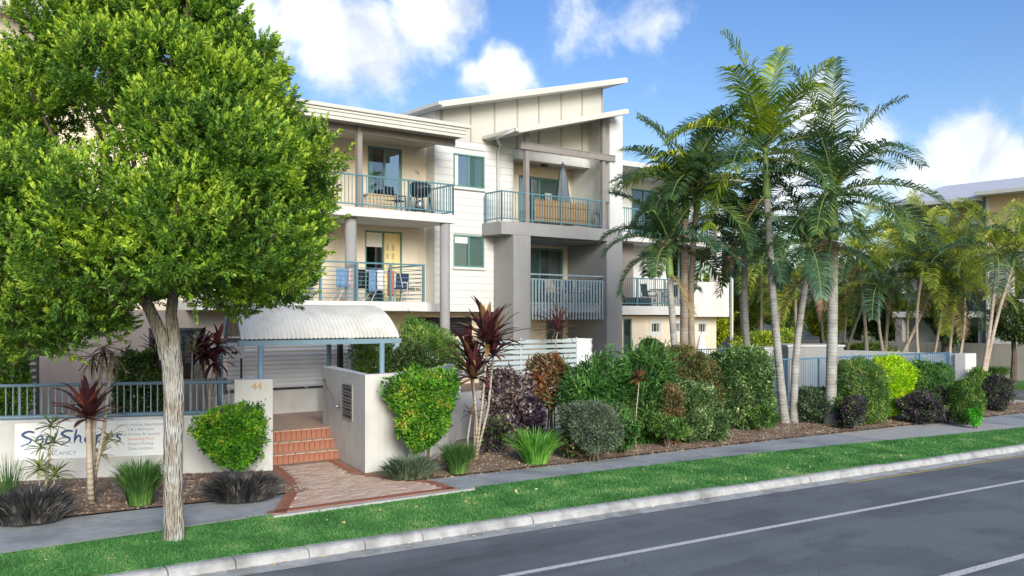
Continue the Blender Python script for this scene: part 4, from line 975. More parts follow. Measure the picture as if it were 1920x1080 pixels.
def strap(x, yb, yt, wpx, m, label, n=260, w=.018, name='grass_clump', zb=.05, d=None, cat='grass clump', droop=1.0, flat=False, lift=.35):
    df = d or F * (EYE - zb) / (yb - HY); r0 = wpx / 2 / F * df; dc = df + (0 if d else r0 * .8); r0 = wpx / 2 / F * dc
    h = (EYE + (HY - yt) / F * dc) - zb; p = at_d(x, HY, dc)
    t = thing(name, label, cat, (p.x, p.y, zb)); r = np.random.default_rng(sum(map(ord, label)) * 7)
    an = r.uniform(0, 6.283, n); rr = np.sqrt(r.uniform(0, 1, n)); 
    base = np.stack([np.cos(an) * rr * r0 * (.75 if flat else .35), np.sin(an) * rr * r0 * (.6 if flat else .35), np.zeros(n)], 1)
    out = np.stack([np.cos(an), np.sin(an), np.zeros(n)], 1) * (r0 * (.5 if flat else .7) * r.uniform(.4, 1.1, (n, 1))) + r.normal(size=(n, 3)) * [.04, .04, 0]
    hh = h * r.uniform(.55, 1.08, (n, 1)) * (np.sqrt(np.maximum(.15, 1 - .8 * rr[:, None] ** 2)) if flat else 1)
    S = unitv(np.cross(out + 1e-4, [0, 0, 1.0])); S += r.normal(size=(n, 3)) * .4; S = unitv(S)
    V = []
    for k, tt in enumerate((0, .35, .7, 1.0)):
        c = base + out * (tt ** 1.4) + np.array([0, 0, 1.0]) * hh * (tt * (1 + lift * droop) - droop * lift * 1.25 * tt ** 2.6)
        ww = w * (1, 1.1, .75, .08)[k]; V += [c - S * ww / 2, c + S * ww / 2]
    V = np.stack(V, 1).reshape(-1, 3); V[:, 2] = np.maximum(V[:, 2], .0); i = np.arange(n) * 8
    Fc = np.concatenate([np.stack([i + 2 * k, i + 2 * k + 1, i + 2 * k + 3, i + 2 * k + 2], 1) for k in range(3)])
    np_obj('blades', V, Fc, 'l_' + m, t); return t

# --- cordyline leaves
def blade_mesh(name, L, w, bend, m, segs=6):
    b = MB(); ang = 0
    p = Vector((0, 0, 0))
    for k in range(segs + 1):
        t = k / segs; wid = w * max(.04, math.sin(math.pi * min(1, .08 + t * .92)) ** .7) * (.45 if k == 0 else 1)
        a = R(90) - bend * t ** 1.5
        b.v += [(p.x, -wid / 2, p.z + wid * .15), (p.x + .01, 0, p.z), (p.x, wid / 2, p.z + wid * .15)]
        p = p + Vector((math.cos(a), 0, math.sin(a))) * (L / segs)
    for k in range(segs):
        q = k * 3; b.f += [(q, q + 1, q + 4, q + 3), (q + 1, q + 2, q + 5, q + 4)]
    return b.mesh(name, m, True)
M['cord_dark'] = mat('dark_cordyline', (.045, .014, .020), .4, (.12, .035, .045), 4, 3, coords='Object')
M['cord_red'] = mat('red_cordyline', (.15, .035, .035), .4, (.30, .10, .06), 3, 3)
M['cord_bronze'] = mat('bronze_cordyline', (.16, .09, .03), .45, (.34, .19, .06), 3, 3)
M['cord_green'] = mat('green_cordyline', (.07, .15, .03), .45, (.17, .25, .05), 3, 3)
M['dracaena'] = mat('striped_dracaena', (.16, .22, .04), .45, (.55, .48, .22), 9, 2, stretch=(1, 6, 1))
M['deadleaf'] = mat('dead_leaf', (.30, .23, .16), .8, (.42, .34, .25), 5, 3)
_cm = {}
def rosette(t, p, n, L, w, mats, lo=15, hi=95, seed=0, bend=(.3, 1.1)):
    r = random.Random(seed)
    for k in range(n):
        m_ = r.choice(mats); v = r.randrange(3); key = (m_, round(L, 2), v, bend, w)
        if key not in _cm: _cm[key] = blade_mesh('leaf', L * (.85 + .12 * v), w, bend[0] + (bend[1] - bend[0]) * v / 2, m_)
        f = (k + .5) / n; tilt = R(lo + (hi - lo) * f ** .9 + r.gauss(0, 6))
        o = inst('leaf', _cm[key], t, p, (0, tilt, k * 2.39996 + r.gauss(0, .2)), (r.uniform(.75, 1.12), r.uniform(.6, .9), r.uniform(.75, 1.12)))
        o.location.z += (1 - f) * L * .12
def cordyline(x, yb, d, label, heads, m=('cord_dark',), L=.5, w=.085, n=24, zb=.05, name='cordyline', stem_r=.02, lo=10, hi=110, mid=None, bend=(.3, 1.1)):
    bend_ = bend; p = at_d(x, HY, d); t = thing(name, label, 'cordyline', (p.x, p.y, zb)); 
    for i, (hx, hy, nn, ll) in enumerate(heads):
        q = at_d(hx, hy, d) - Vector((p.x, p.y, zb)); off = Vector((random.gauss(0, .04), random.gauss(0, .04), 0)); q += Vector((FW[0], FW[1], 0)) * random.uniform(-.15, .15)
        bend = q * .5 + Vector((random.gauss(0, .05), random.gauss(0, .05), 0))
        MB().tube([off - Vector((0, 0, .08)), bend + off * .5, q], [stem_r * 1.25, stem_r, stem_r * .8], 7).build('stem', 'cane', t, True)
        rosette(t, q, int(n * nn * 1.45), L * ll, w * ll, m, lo, hi, seed=int(hx * 7 + hy), bend=bend_)
    return t

# --- the big street tree
TD = 12.8
tp = at_d(325, HY, TD); tree = thing('street_tree', 'large dense fig-like street tree on the grass verge at left', 'tree', (tp.x, tp.y, -.06))
def tw(x, y, dd=0): q = at_d(x, y, TD + dd); return q - Vector((tp.x, tp.y, -.06))
tr_ = random.Random(5)
def rough_tube(pts, rad, n=20, sub=7, amp=.05):
    P_ = []; Rr = []
    for i in range(len(pts) - 1):
        for k in range(sub): t = k / sub; P_.append(Vector(pts[i]).lerp(Vector(pts[i + 1]), t)); Rr.append(rad[i] + (rad[i + 1] - rad[i]) * t)
    P_.append(Vector(pts[-1])); Rr.append(rad[-1]); b = MB().tube(P_, Rr, n)
    for i in range(len(b.v)):
        v = Vector(b.v[i]); k = i // n; c = P_[min(k, len(P_) - 1)]; a = math.atan2(v.y - c.y, v.x - c.x)
        f = 1 + amp * (math.sin(3 * a + k * .35) * .5 + math.sin(7 * a - k * .2) * .35 + math.sin(k * 1.7 + a) * .35) + tr_.gauss(0, amp * .25); b.v[i] = tuple(c + (v - c) * f)
    return b
b = rough_tube([tw(325, 1035), tw(325, 1005), tw(325, 930), tw(325, 830), tw(326, 740), tw(324, 690), tw(318, 655)], [.16, .142, .13, .128, .134, .138, .132], 22)
trunk = b.build('trunk', 'bark', tree, True)
limb_r = {}
rough_tube([tw(316, 672), tw(305, 635), tw(290, 600), tw(262, 540), tw(230, 470)], [.12, .095, .085, .07, .05], 14).build('limb', 'bark', tree, True)
rough_tube([tw(325, 670), tw(325, 630), tw(321, 590), tw(330, 500), tw(350, 380)], [.11, .088, .078, .068, .045], 14).build('limb', 'bark', tree, True)
lobes = []
lr_ = np.random.default_rng(21)
spec = [(462, 125, 0, .50), (478, 205, .3, .60), (572, 290, -.3, .42), (535, 400, .2, .70), (525, 490, -.4, .56), (575, 350, .4, .40), (395, 60, .5, .60), (350, 20, -.3, .60), (300, 10, .3, .72), (210, 20, .7, .7), (110, 40, .2, .62), (55, 170, .2, .6), (30, 300, .4, .8), (0, 430, 0, .85),
        (60, 570, -.3, .6), (160, 560, -.5, .56), (470, 520, -.2, .52), (400, 515, -.7, .5), (250, 520, -.6, .42), (110, 615, .2, .34), (200, 600, .5, .3), (20, 635, .3, .36), (110, 640, .1, .28), (180, 585, .0, .42), (60, 610, .1, .42), (-40, 600, .2, .5), (520, 545, .3, .36), (440, 560, .4, .34), (-90, 520, .3, .8), (-100, 330, .4, .8), (-60, 200, .5, .7),
        (200, 130, -.9, .66), (320, 130, -1.0, .66), (430, 180, -.8, .62), (290, 250, -1.5, .5), (400, 290, -1.5, .7), (480, 330, -1.0, .66), (60, 370, -1.2, .7), (190, 400, -1.7, .72), (330, 420, -1.8, .74), (450, 440, -1.3, .66), (120, 490, -1.3, .66), (240, 470, -1.5, .62), (360, 470, -1.4, .55),
        (150, 150, 1.2, .9), (350, 120, 1.3, .9), (450, 300, 1.3, .9), (350, 450, 1.6, .9), (500, 450, 1.1, .7), (200, 500, 1.3, .7)]
shP, shD = [], []
for i, (x, y, dd, r_) in enumerate(spec):
    r_ *= .9; c = np.array(tw(x, y, dd)); n = int(520 * r_ ** 2 / .42); d = unitv(lr_.normal(size=(n, 3)))
    sh = lumps(d, .34, 100 + i, 3.5)[:, None] * lumps(d, .16, 300 + i, 8)[:, None]; t = lr_.uniform(.22, 1, (n, 1)) ** .4
    P = c + d * sh * t * r_ * np.array([1, 1, 1.0])
    D = unitv(d * .75 + np.array([0, 0, .85]) + lr_.normal(size=(n, 3)) * .35)
    shP.append(P); shD.append(D)
    # a branch to the lobe
    st_ = np.array(tw(*random.choice([(285, 560), (324, 540), (340, 430), (250, 500)]))); mid = (st_ + c) / 2 + lr_.normal(size=3) * .2
    MB().tube([st_, mid, c, c + np.array([0, 0, r_ * .5])], [.045, .032, .02, .006], 6).build('branch', 'bark_dark', tree, True)
P = np.concatenate(shP); D = np.concatenate(shD)
cc = np.array(tw(290, 300)); out = P - cc; 
NL = 17
S1 = unitv(np.cross(D, lr_.normal(size=D.shape))); S2 = np.cross(D, S1)
LP, LD = [], []
ln = lr_.uniform(.14, .27, (len(P), 1))
for k in range(NL):
    a = k * 2.4 + lr_.uniform(0, .8, (len(P), 1)); f = (k + .5) / NL
    radial = S1 * np.cos(a) + S2 * np.sin(a)
    LP.append(P + D * ln * f); LD.append(unitv(radial * (1.0 - .75 * f) + D * (.45 + .6 * f)))
LP = np.concatenate(LP); LD = np.concatenate(LD)
V, Fc = leaves(LP, LD, .070, .032, rs=lr_)
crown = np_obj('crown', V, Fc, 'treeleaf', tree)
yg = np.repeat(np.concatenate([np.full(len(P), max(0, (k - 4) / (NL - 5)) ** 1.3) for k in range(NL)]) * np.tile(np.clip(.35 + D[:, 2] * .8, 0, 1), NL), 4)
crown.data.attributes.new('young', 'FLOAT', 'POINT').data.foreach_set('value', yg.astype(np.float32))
# fine twigs of the shoots (every third one)
i = np.arange(0, len(P), 3); s = S1[i] * .004; V = np.stack([P[i] - D[i] * .12 - s, P[i] - D[i] * .12 + s, P[i] + D[i] * ln[i] + s * .3, P[i] + D[i] * ln[i] - s * .3], 1).reshape(-1, 3)
tag(np_obj('twigs', V, np.arange(len(V)).reshape(-1, 4), 'bark_dark', tree), kind='stuff')

# --- palms
M['l_palm'] = leaf_mat('palm_leaflet', (.022, .052, .022), (.075, .14, .05), (.22, .28, .07), 1.2, .4, .4, .5)
M['l_palm_lit'] = leaf_mat('sunlit_palm_leaflet', (.06, .12, .012), (.24, .32, .025), (.50, .48, .05), 1.2, .45, .35, .5)  # yellow of sunlit fronds put into the leaf colour
M['l_palm_blue'] = leaf_mat('blue_palm_leaflet', (.02, .05, .03), (.07, .14, .08), (.16, .24, .14), 1.2, .45, .3, .45)
M['l_palm_gold'] = leaf_mat('sunlit_golden_leaflet', (.08, .13, .02), (.27, .32, .045), (.60, .50, .09), 1.2, .45, .4, .56)  # background sunlight on the cane palms, painted as leaf colour
M['l_dead'] = leaf_mat('dead_frond_leaflet', (.10, .065, .03), (.24, .17, .09), (.36, .28, .17), 1.5, .8, .2)
M['rachis'] = mat('palm_stalk', (.16, .22, .06), .5, (.24, .28, .09), 4, 3)
_fr = {}
def frond_mesh(L, el, bend, lleaf, m, n=46, seed=0, wl=.042, hang=.75):
    key = (L, el, bend, lleaf, m, n, seed)
    if key in _fr: return _fr[key]
    r = random.Random(seed * 31 + int(el * 10)); segs = 14; pts = []; p = Vector((0, 0, 0)); dirs = []
    for k in range(segs + 1):
        t = k / segs; a = R(el) - R(bend) * t ** 1.35; dv = Vector((math.cos(a), math.sin(.4 * t) * .12 * (1 if seed % 2 else -1), math.sin(a))).normalized(); pts.append(p.copy()); dirs.append(dv); p = p + dv * (L / segs)
    b = MB().tube(pts, [.03 * (1 - .9 * k / segs) + .003 for k in range(segs + 1)], 5)
    nr = len(b.f)
    for s in (-1, 1):
        for k in range(n):
            t = .10 + .90 * (k + r.uniform(-.3, .3)) / n; q = max(0, min(.999, t)) * segs; i = int(q); f = q - i
            c = pts[i].lerp(pts[i + 1], f); dv = dirs[i]; sv = dv.cross(Vector((0, 0, 1))); sv = (sv.normalized() if sv.length > .05 else Vector((0, 1, 0))) * s; up = sv.cross(dv) * s; up = up.normalized() if up.length else Vector((0, 0, 1))
            ll = lleaf * (math.sin(math.pi * min(1, .22 + t * .74)) ** .6) * r.uniform(.85, 1.12)
            d1 = (sv * 1.0 + dv * (.35 + .45 * t) + up * r.uniform(.1, .6)).normalized(); d2 = (d1 + Vector((0, 0, -hang)) * r.uniform(.6, 1.5)).normalized()
            wv = d1.cross(up).normalized() * wl * r.uniform(.8, 1.2); a0_ = c; a1 = c + d1 * ll * .5; a2 = a1 + d2 * ll * .5
            b.add([a0_ - wv * .3, a0_ + wv * .3, a1 + wv * .5, a1 - wv * .5, a2], [(0, 1, 2, 3), (3, 2, 4)])
    me = b.mesh('frond', m); me.materials.append(M['rachis'])
    idx = [1] * nr + [0] * (len(me.polygons) - nr)
    me.polygons.foreach_set('material_index', idx[:len(me.polygons)])
    _fr[key] = me; return me
def palm(label, base, top, r0, crown, L=2.5, lleaf=.7, n=16, mats=('l_palm',), shaft=.9, bark='palmbark', name='palm_tree', seed=1, el=(76, -12), bend=(50, 92), group=None, az=None, spear=True, old=False, shaft_m='shaft', nl=60, aim=None, bow=(.12, .12), dead=1):
    """base and top: world points; fronds leave the top of the crownshaft"""
    base = Vector(base); top = Vector(top); t = thing(name, label, 'palm', base, 0, group); rr = random.Random(seed); h = top - base
    bx, by = rr.uniform(-1, 1) * bow[0], rr.uniform(-1, 1) * bow[1]
    mid = [h * f + Vector((math.sin(f * 3.14) * bx, math.sin(f * 3.14) * by, 0)) for f in (0, .06, .2, .4, .6, .8, 1)]
    MB().tube([mid[0] - Vector((0, 0, .15))] + mid, [r0 * 1.45, r0 * 1.35, r0 * 1.12, r0, r0 * .96, r0 * .92, r0 * .88, r0 * .84], 14).build('trunk', bark, t, True)
    ax = (mid[-1] - mid[-2]).normalized(); ax = (ax + Vector((0, 0, .6))).normalized()
    s1 = mid[-1] + ax * shaft
    MB().tube([mid[-1] - ax * .02, mid[-1] + ax * .12, mid[-1] + ax * shaft * .6, s1], [r0 * .9, r0 * 1.12, r0 * .8, r0 * .45], 12).build('crownshaft', shaft_m, t, True)
    for k in range(n):
        f = k / max(1, n - 1); e = el[0] + (el[1] - el[0]) * f ** .8 + rr.gauss(0, 5); be = (bend[0] + (bend[1] - bend[0]) * rr.uniform(.2, 1)) * (.5 if f < .15 else 1); e = round(e / 12) * 12; be = round(be / 18) * 18
        m_ = mats[min(len(mats) - 1, int(rr.random() * len(mats)))] if len(mats) < 2 or f > .3 else mats[-1]
        me = frond_mesh(L, e, be, lleaf, m_, nl, rr.randrange(4))
        a = (az[k % len(az)] if az else k * 2.39996) + rr.gauss(0, .18)
        inst('frond', me, t, s1 - ax * shaft * .25 * f, (0, 0, a), (rr.uniform(.85, 1.1),) * 3)
    for k in range(dead):
        me = frond_mesh(L * .8, -48 - 12 * (k % 2), 36, lleaf * .8, 'l_dead', 26, k % 3)
        inst('dead_frond', me, t, mid[-1] + ax * .15, (0, 0, rr.uniform(0, 6.28)), (rr.uniform(.8, 1),) * 3)
    if spear: MB().tube([s1, s1 + ax * L * .28 + Vector((.03, 0, 0)), s1 + ax * L * .55], [.03, .022, .004], 6).build('spear_leaf', 'shaft', t)
    if old:
        q = mid[-1] - ax * .1
        MB().tube([q, q + Vector((.18, -.16, -.12)), q + Vector((.30, -.26, -.65)), q + Vector((.28, -.24, -1.15))], [.09, .17, .14, .02], 10).build('old_sheath', 'shaft_brown', t, True)
    return t
def px_palm(label, bx, by, tx, ty, d, r0, **k):
    k.setdefault('group', 'palms in the front garden'); b = at_d(bx, by, d); b.z = max(b.z, .02); q = at_d(tx, ty, d); palm(label, b, q, r0, None, **k)
px_palm('tallest palm of the front group with bright yellow-green top fronds', 1472, 795, 1438, 372, 25.6, .108, L=3.1, n=19, mats=('l_palm', 'l_palm', 'l_palm_lit'), shaft=1.5, seed=3, lleaf=.86, el=(88, -14), old=False)
px_palm('thick grey-ringed palm with long arching fronds beside the blue pool fence', 1556, 800, 1562, 448, 25.4, .15, L=3.4, n=18, mats=('l_palm', 'l_palm_blue', 'l_palm'), shaft=1.5, seed=9, lleaf=.8, old=False, el=(84, -14))
px_palm('shorter palm with green crownshaft and brown sheath between two taller palms', 1488, 798, 1512, 520, 25.8, .105, L=2.2, n=13, mats=('l_palm_blue', 'l_palm'), shaft=1.1, seed=14, lleaf=.66, old=True)
px_palm('slender palm with drooping blue-green fronds left of the tallest palm', 1412, 760, 1396, 470, 27.0, .105, L=2.2, n=17, mats=('l_palm_blue', 'l_palm'), shaft=.6, seed=21, lleaf=.68)
px_palm('green-stemmed palm, leftmost of the three in front of the balcony', 1268, 690, 1256, 520, 26.2, .10, L=2.2, n=15, mats=('l_palm_blue', 'l_palm'), shaft=1.1, seed=31, lleaf=.62, bark='palmbark')
px_palm('brown ringed palm, middle of the three in front of the balcony', 1283, 690, 1284, 408, 26.6, .12, L=2.7, n=17, mats=('l_palm',), shaft=.9, seed=33, lleaf=.7, bark='palmbark_brown')
px_palm('brown ringed palm, rightmost of the three in front of the balcony', 1300, 695, 1306, 392, 26.9, .095, L=2.7, n=17, mats=('l_palm', 'l_palm_lit'), shaft=.9, seed=36, lleaf=.7, bark='palmbark_brown')
# palms behind the pool and by the side street
for i, (bx, by, tx, ty, d, r0, lab) in enumerate([
        (1842, 705, 1868, 500, 35, .07, 'left stem of the forked pale palm pair by the side street'), (1846, 705, 1898, 500, 35.2, .07, 'right stem of the forked pale palm pair by the side street'),
        (1690, 668, 1745, 545, 39, .07, 'leaning cane palm with orange-tinted fronds before the side wall'), (1722, 672, 1728, 520, 38, .06, 'straight thin cane palm before the side wall'),
        (1748, 680, 1770, 500, 40, .065, 'cane palm with a dark thin trunk in front of white house'), (1625, 655, 1612, 500, 41, .07, 'cane palm just right of the thick ringed palm'),
        (1660, 660, 1680, 480, 42, .07, 'cane palm behind the lime green shrub'), (1590, 650, 1640, 520, 44, .06, 'cane palm leaning right behind the pool'),
        (1700, 660, 1702, 470, 44, .06, 'tall cane palm behind the clipped green hedge'), (1455, 660, 1452, 560, 48, .09, 'distant palm with drooping leaves behind the pool wall'),
        (1395, 655, 1388, 545, 50, .08, 'distant sunlit palm right of the white parapet'), (1545, 655, 1538, 490, 46, .07, 'distant palm left of the thick ringed palm'),
        (1800, 668, 1806, 520, 41, .06, 'cane palm with golden fronds left of the forked pair'), (1655, 655, 1648, 560, 40, .06, 'short cane palm with golden fronds behind the lime shrub'), (1780, 672, 1790, 570, 39, .06, 'short cane palm in front of the grey boundary wall'),
        (1425, 655, 1428, 520, 45, .07, 'golden palm between the two slender palm trunks'), (1500, 655, 1492, 560, 43, .07, 'short palm just behind the pump enclosure'), (1580, 650, 1585, 560, 47, .06, 'short golden palm right of the thick ringed trunk')]):
    px_palm(lab, bx, by, tx, ty, d, r0, L=2.6, n=14, mats=('l_palm_gold', 'l_palm_blue', 'l_palm_gold') if i % 3 else ('l_palm_blue', 'l_palm_gold', 'l_palm_gold'), shaft=.7, seed=50 + i * 3, lleaf=.75, nl=36, spear=i % 3 == 0, bark='cane', group='palms behind the pool', el=(78, -10), bend=(60, 110))

# --- front garden
bush(435, 890, 728, 172, 'lush', 'bright green bush with orange tips in front of the number pier', L=.08, W=.04, d=17.0, depth=.62, power=2.6, amp=.42, clear=.0, taper=.2, dens=3.0, extra=('olive', .25))
bush(800, 850, 688, 165, 'olive', 'clipped leafy bush with reddish tips before the letterbox wall', L=.08, W=.044, d=17.9, depth=.62, power=2.8, amp=.3, extra=('lush', .45), clear=.3, taper=.12, dens=3.8)
strap(58, 988, 902, 150, 'mondo', 'dark purple-black grassy mound at the far left footpath edge', n=1700, w=.022, flat=True)
strap(458, 945, 878, 150, 'mondo', 'dark grassy mound below the bright bush by the paving', n=1600, w=.022, flat=True)
strap(768, 902, 848, 110, 'grey', 'low grey-green tufted mound at the letterbox wall foot', n=1100, w=.022, flat=True)
strap(858, 893, 825, 90, 'strap', 'small dark green grass clump right of the tufted mound', n=900, w=.012)
strap(262, 955, 858, 115, 'strap', 'dark green strap-leaf clump against the sign wall beside trunk', n=900, w=.016)
strap(1005, 876, 800, 125, 'limestrap', 'light green spiky clump at the front of the right bed', n=420, w=.024)
strap(15, 940, 845, 80, 'strap', 'thin upright grey-green blades at the left picture edge', n=90, w=.012, lift=.1)
strap(1440, 808, 768, 60, 'strap', 'small grass tuft at the foot of the large round shrub', n=420, w=.016)
cordyline(165, 935, 14.9, 'pale-trunked red cordyline in front of the sign lettering', [(166, 785, 1.2, 1.0)], ('cord_red', 'cord_dark', 'cord_dark'), L=.66, w=.14, n=26, stem_r=.05, lo=2, hi=88, bend=(.15, .9))
cordyline(172, 935, 15.1, 'bare branching cordyline stems with hanging dead leaves', [(178, 672, .8, .8), (192, 655, .9, .9), (205, 668, .7, .8)], ('deadleaf', 'cord_dark', 'deadleaf'), L=.5, w=.05, n=16, stem_r=.028, lo=60, hi=165)
cordyline(178, 915, 15.6, 'small striped dracaena with two cream tufts beside the red cordyline', [(210, 822, .8, .9), (188, 852, .8, .9)], ('dracaena',), L=.32, w=.045, n=20, stem_r=.013, lo=25, hi=115, name='dracaena')
cordyline(85, 925, 15.6, 'yellow-green dracaena with slim stems before the sign left end', [(92, 800, .9, .8), (72, 842, .8, .8), (104, 830, .7, .8), (80, 880, 1, 1), (95, 895, 1, 1)], ('cord_green', 'dracaena', 'cord_green'), L=.34, w=.045, n=20, stem_r=.012, lo=20, hi=110, name='dracaena')
cordyline(888, 845, 19.2, 'tall dark maroon cordyline with stacked heads left of the slat screen', [(914, 645, 1.5, 1.1), (888, 710, 1.5, 1.0), (878, 672, .9, .9), (925, 668, .8, .9)], ('cord_dark', 'cord_dark', 'cord_bronze'), L=.82, w=.14, n=26, stem_r=.026, lo=2, hi=92, bend=(.15, .9))
cordyline(884, 850, 18.6, 'small bronze cordyline low on a thin pale stem', [(884, 775, .5, .5)], ('cord_bronze', 'cord_dark'), L=.5, w=.07, n=16, stem_r=.018)
cordyline(1197, 800, 20.9, 'small dark cordyline on a thin pale stem between ferny shrubs', [(1199, 712, 1.2, .75)], ('cord_dark', 'cord_bronze'), L=.4, w=.09, n=20, stem_r=.012)
cordyline(1045, 640, 26.5, 'spiky purple cordyline growing from the white round planter', [(1046, 622, 1.3, 1.0)], ('cord_dark', 'cord_red'), L=.85, w=.06, n=30, zb=2.0, lo=3, hi=95)
cordyline(390, 735, 19.6, 'dark red broad-leaved cordyline clump behind the railing', [(385, 665, 1.2, 1.1), (405, 650, 1, 1), (370, 655, 1, 1), (398, 680, .9, 1)], ('cord_dark', 'cord_dark', 'cord_red'), L=.5, w=.12, n=20, zb=.6, hi=125)
cordyline(308, 760, 19.4, 'dark red cordyline partly hidden behind the street tree trunk', [(296, 660, 1.1, 1.0), (302, 700, .8, .9)], ('cord_dark',), L=.5, w=.11, n=20, zb=.5, hi=120)
cordyline(360, 760, 18.9, 'small green and cream dracaena between trunk and railing', [(360, 660, .8, .9)], ('dracaena', 'cord_bronze'), L=.4, w=.06, n=16, zb=.5, name='dracaena')
bush(262, 770, 640, 100, 'bgdark', 'dark leafy shrub behind the blue railing left of the trunk', d=19.3, zb=.5, L=.1, W=.05, extra=('olive', .2))
bush(8, 780, 590, 95, 'olive', 'yellow-green hedge shrub cut by the left picture edge', d=17.6, zb=.3, L=.09, W=.05)
bush(800, 760, 596, 145, 'feather', 'feathery light green shrub right of the entry canopy', d=22.6, zb=.5, L=.11, W=.022, dens=2.0, amp=.3, power=2.3, clear=.55)
bush(705, 700, 590, 90, 'feather', 'feathery shrub top showing just behind the canopy edge', d=23.6, zb=.5, L=.11, W=.024, dens=1.9, amp=.3, power=2.3, clear=.3)
bush(765, 740, 640, 80, 'bgdark', 'dense dark shrub under the feathery green one', d=21.4, zb=.5, L=.09, W=.045)
bush(948, 845, 680, 112, 'purple', 'dry purple shrub with whitish dead leaves right of tall cordyline', L=.10, W=.055, extra=('drywhite', .5), dens=1.9, amp=.4, stems=9, clear=.2, taper=.25)
bush(1035, 830, 655, 104, 'croton', 'tall reddish croton shrub on bare pale stems', L=.13, W=.06, extra=('brown', .4), dens=2.0, amp=.32, stems=8, clear=.75)
bush(990, 838, 740, 70, 'purple', 'small dark purple shrub between croton and grassy clump', L=.09, W=.05, dens=2.2)
bush(1115, 868, 740, 130, 'grey', 'grey-green rounded shrub at the front of the right bed', L=.06, W=.028, power=2.6, amp=.3)
bush(1112, 800, 664, 140, 'fern', 'bright ferny shrub behind the grey-green rounded shrub', L=.2, W=.035, d=21.6, dens=2.2, amp=.4)
bush(1205, 830, 662, 150, 'fern', 'dark green ferny shrub right of centre with slender leaflets', L=.2, W=.035, d=22.0, dens=2.3, amp=.3, extra=('dkgreen', .4))
bush(1160, 838, 745, 95, 'varieg', 'low variegated shrub right of the grey-green rounded one', L=.075, W=.045, amp=.25)
bush(1225, 835, 770, 80, 'fern', 'low green fern at the path edge between variegated shrubs', L=.14, W=.03, amp=.3)
bush(1295, 832, 710, 105, 'varieg', 'tall narrow variegated shrub with pale-edged leaves', L=.075, W=.045, power=3.4, amp=.14, dens=3.2)
bush(1258, 800, 725, 60, 'brown', 'brownish half-bare shrub left of the narrow variegated one', L=.1, W=.035, dens=1.8, d=21.6)
bush(1290, 790, 650, 150, 'brown', 'rusty brown flat-topped hedge shrub in the right bed', L=.075, W=.035, d=24.2, power=3.2, amp=.15, extra=('dkgreen', .35))
bush(1382, 810, 648, 145, 'dkgreen', 'largest round dark green shrub left of the pool fence', L=.085, W=.05, power=2.8, amp=.16, extra=('varieg', .4), dens=3.4)
bush(1535, 798, 722, 95, 'grey', 'grey-green shrub at the foot of the thick ringed palm', L=.075, W=.045, amp=.25, extra=('varieg', .35))
bush(1615, 800, 672, 110, 'dkgreen', 'dense dark green clipped shrub left of the lime one', L=.06, W=.035, power=3.4, amp=.1, extra=('olive', .3))
bush(1668, 790, 668, 92, 'lime', 'vivid lime green clipped shrub beside the pool fence', L=.065, W=.04, power=3.0, amp=.16)
bush(1738, 780, 672, 95, 'fern', 'mid green clipped shrub right of the lime one', L=.07, W=.035, power=3.2, amp=.14, extra=('dkgreen', .4))
bush(1596, 806, 742, 66, 'purple', 'low purple-leaved shrub at the foot of the dark clipped one', L=.07, W=.04, amp=.4, power=2.2, extra=('dkgreen', .25))
bush(1738, 796, 738, 120, 'purple', 'wide low purple-leaved shrub under the mid green one', L=.07, W=.04, amp=.42, power=2.2, extra=('dkgreen', .25))
bush(1810, 795, 712, 72, 'dkgreen', 'neat green shrub with yellow top near the white pillar', L=.06, W=.035, power=3.2, amp=.12, extra=('olive', .45))
for (x, yb, yt, w_, m_, lab, ex) in [(1072, 862, 785, 70, 'varieg', 'small leafy filler shrub left of the grey-green rounded one', 'croton'), (1170, 852, 768, 100, 'fern', 'loose low fern clump right of the grey-green shrub', 'varieg'), (1252, 842, 768, 90, 'dkgreen', 'low sprawling green shrub before the brownish one', 'olive'),
        (1340, 830, 765, 80, 'varieg', 'low pale-edged shrub before the largest round shrub', 'dkgreen'), (1422, 812, 740, 62, 'dkgreen', 'narrow leafy shrub hugging the largest round one', 'olive'), (928, 856, 780, 66, 'purple', 'low dusky shrub at the tall cordyline foot', 'olive'), (1155, 780, 690, 90, 'feather', 'airy light green shrub behind the ferny ones', 'fern'), (1250, 760, 668, 80, 'fern', 'tall ferny shrub before the rusty hedge', 'feather'), (1575, 800, 735, 50, 'olive', 'small olive shrub between thick palm and dark clipped shrub', 'grey'), (1775, 792, 715, 60, 'dkgreen', 'leafy shrub between the mid green and yellow-topped ones', 'purple')]:
    bush(x, yb, yt, w_, m_, lab, L=.095 if m_ != 'fern' else .16, W=.045 if m_ != 'fern' else .035, amp=.5, power=2.1, dens=2.0, extra=(ex, .35), stems=5)
bush(1826, 800, 762, 26, 'bright', 'tiny bright green shrub low at the bed edge', L=.05, W=.03, stems=2)
bush(1868, 772, 705, 62, 'purple', 'dark purple rounded shrub at the right end of the bed', L=.07, W=.04, extra=('dkgreen', .3))
bush(1835, 760, 690, 45, 'olive', 'thin olive shrub at the forked palm base', L=.07, W=.04, d=33, dens=2)
bush(1222, 690, 634, 68, 'dkgreen', 'round clipped topiary dome in front of ground floor wall', L=.06, W=.035, d=28.5, zb=.55, power=2.4, amp=.06, extra=('fern', .3))

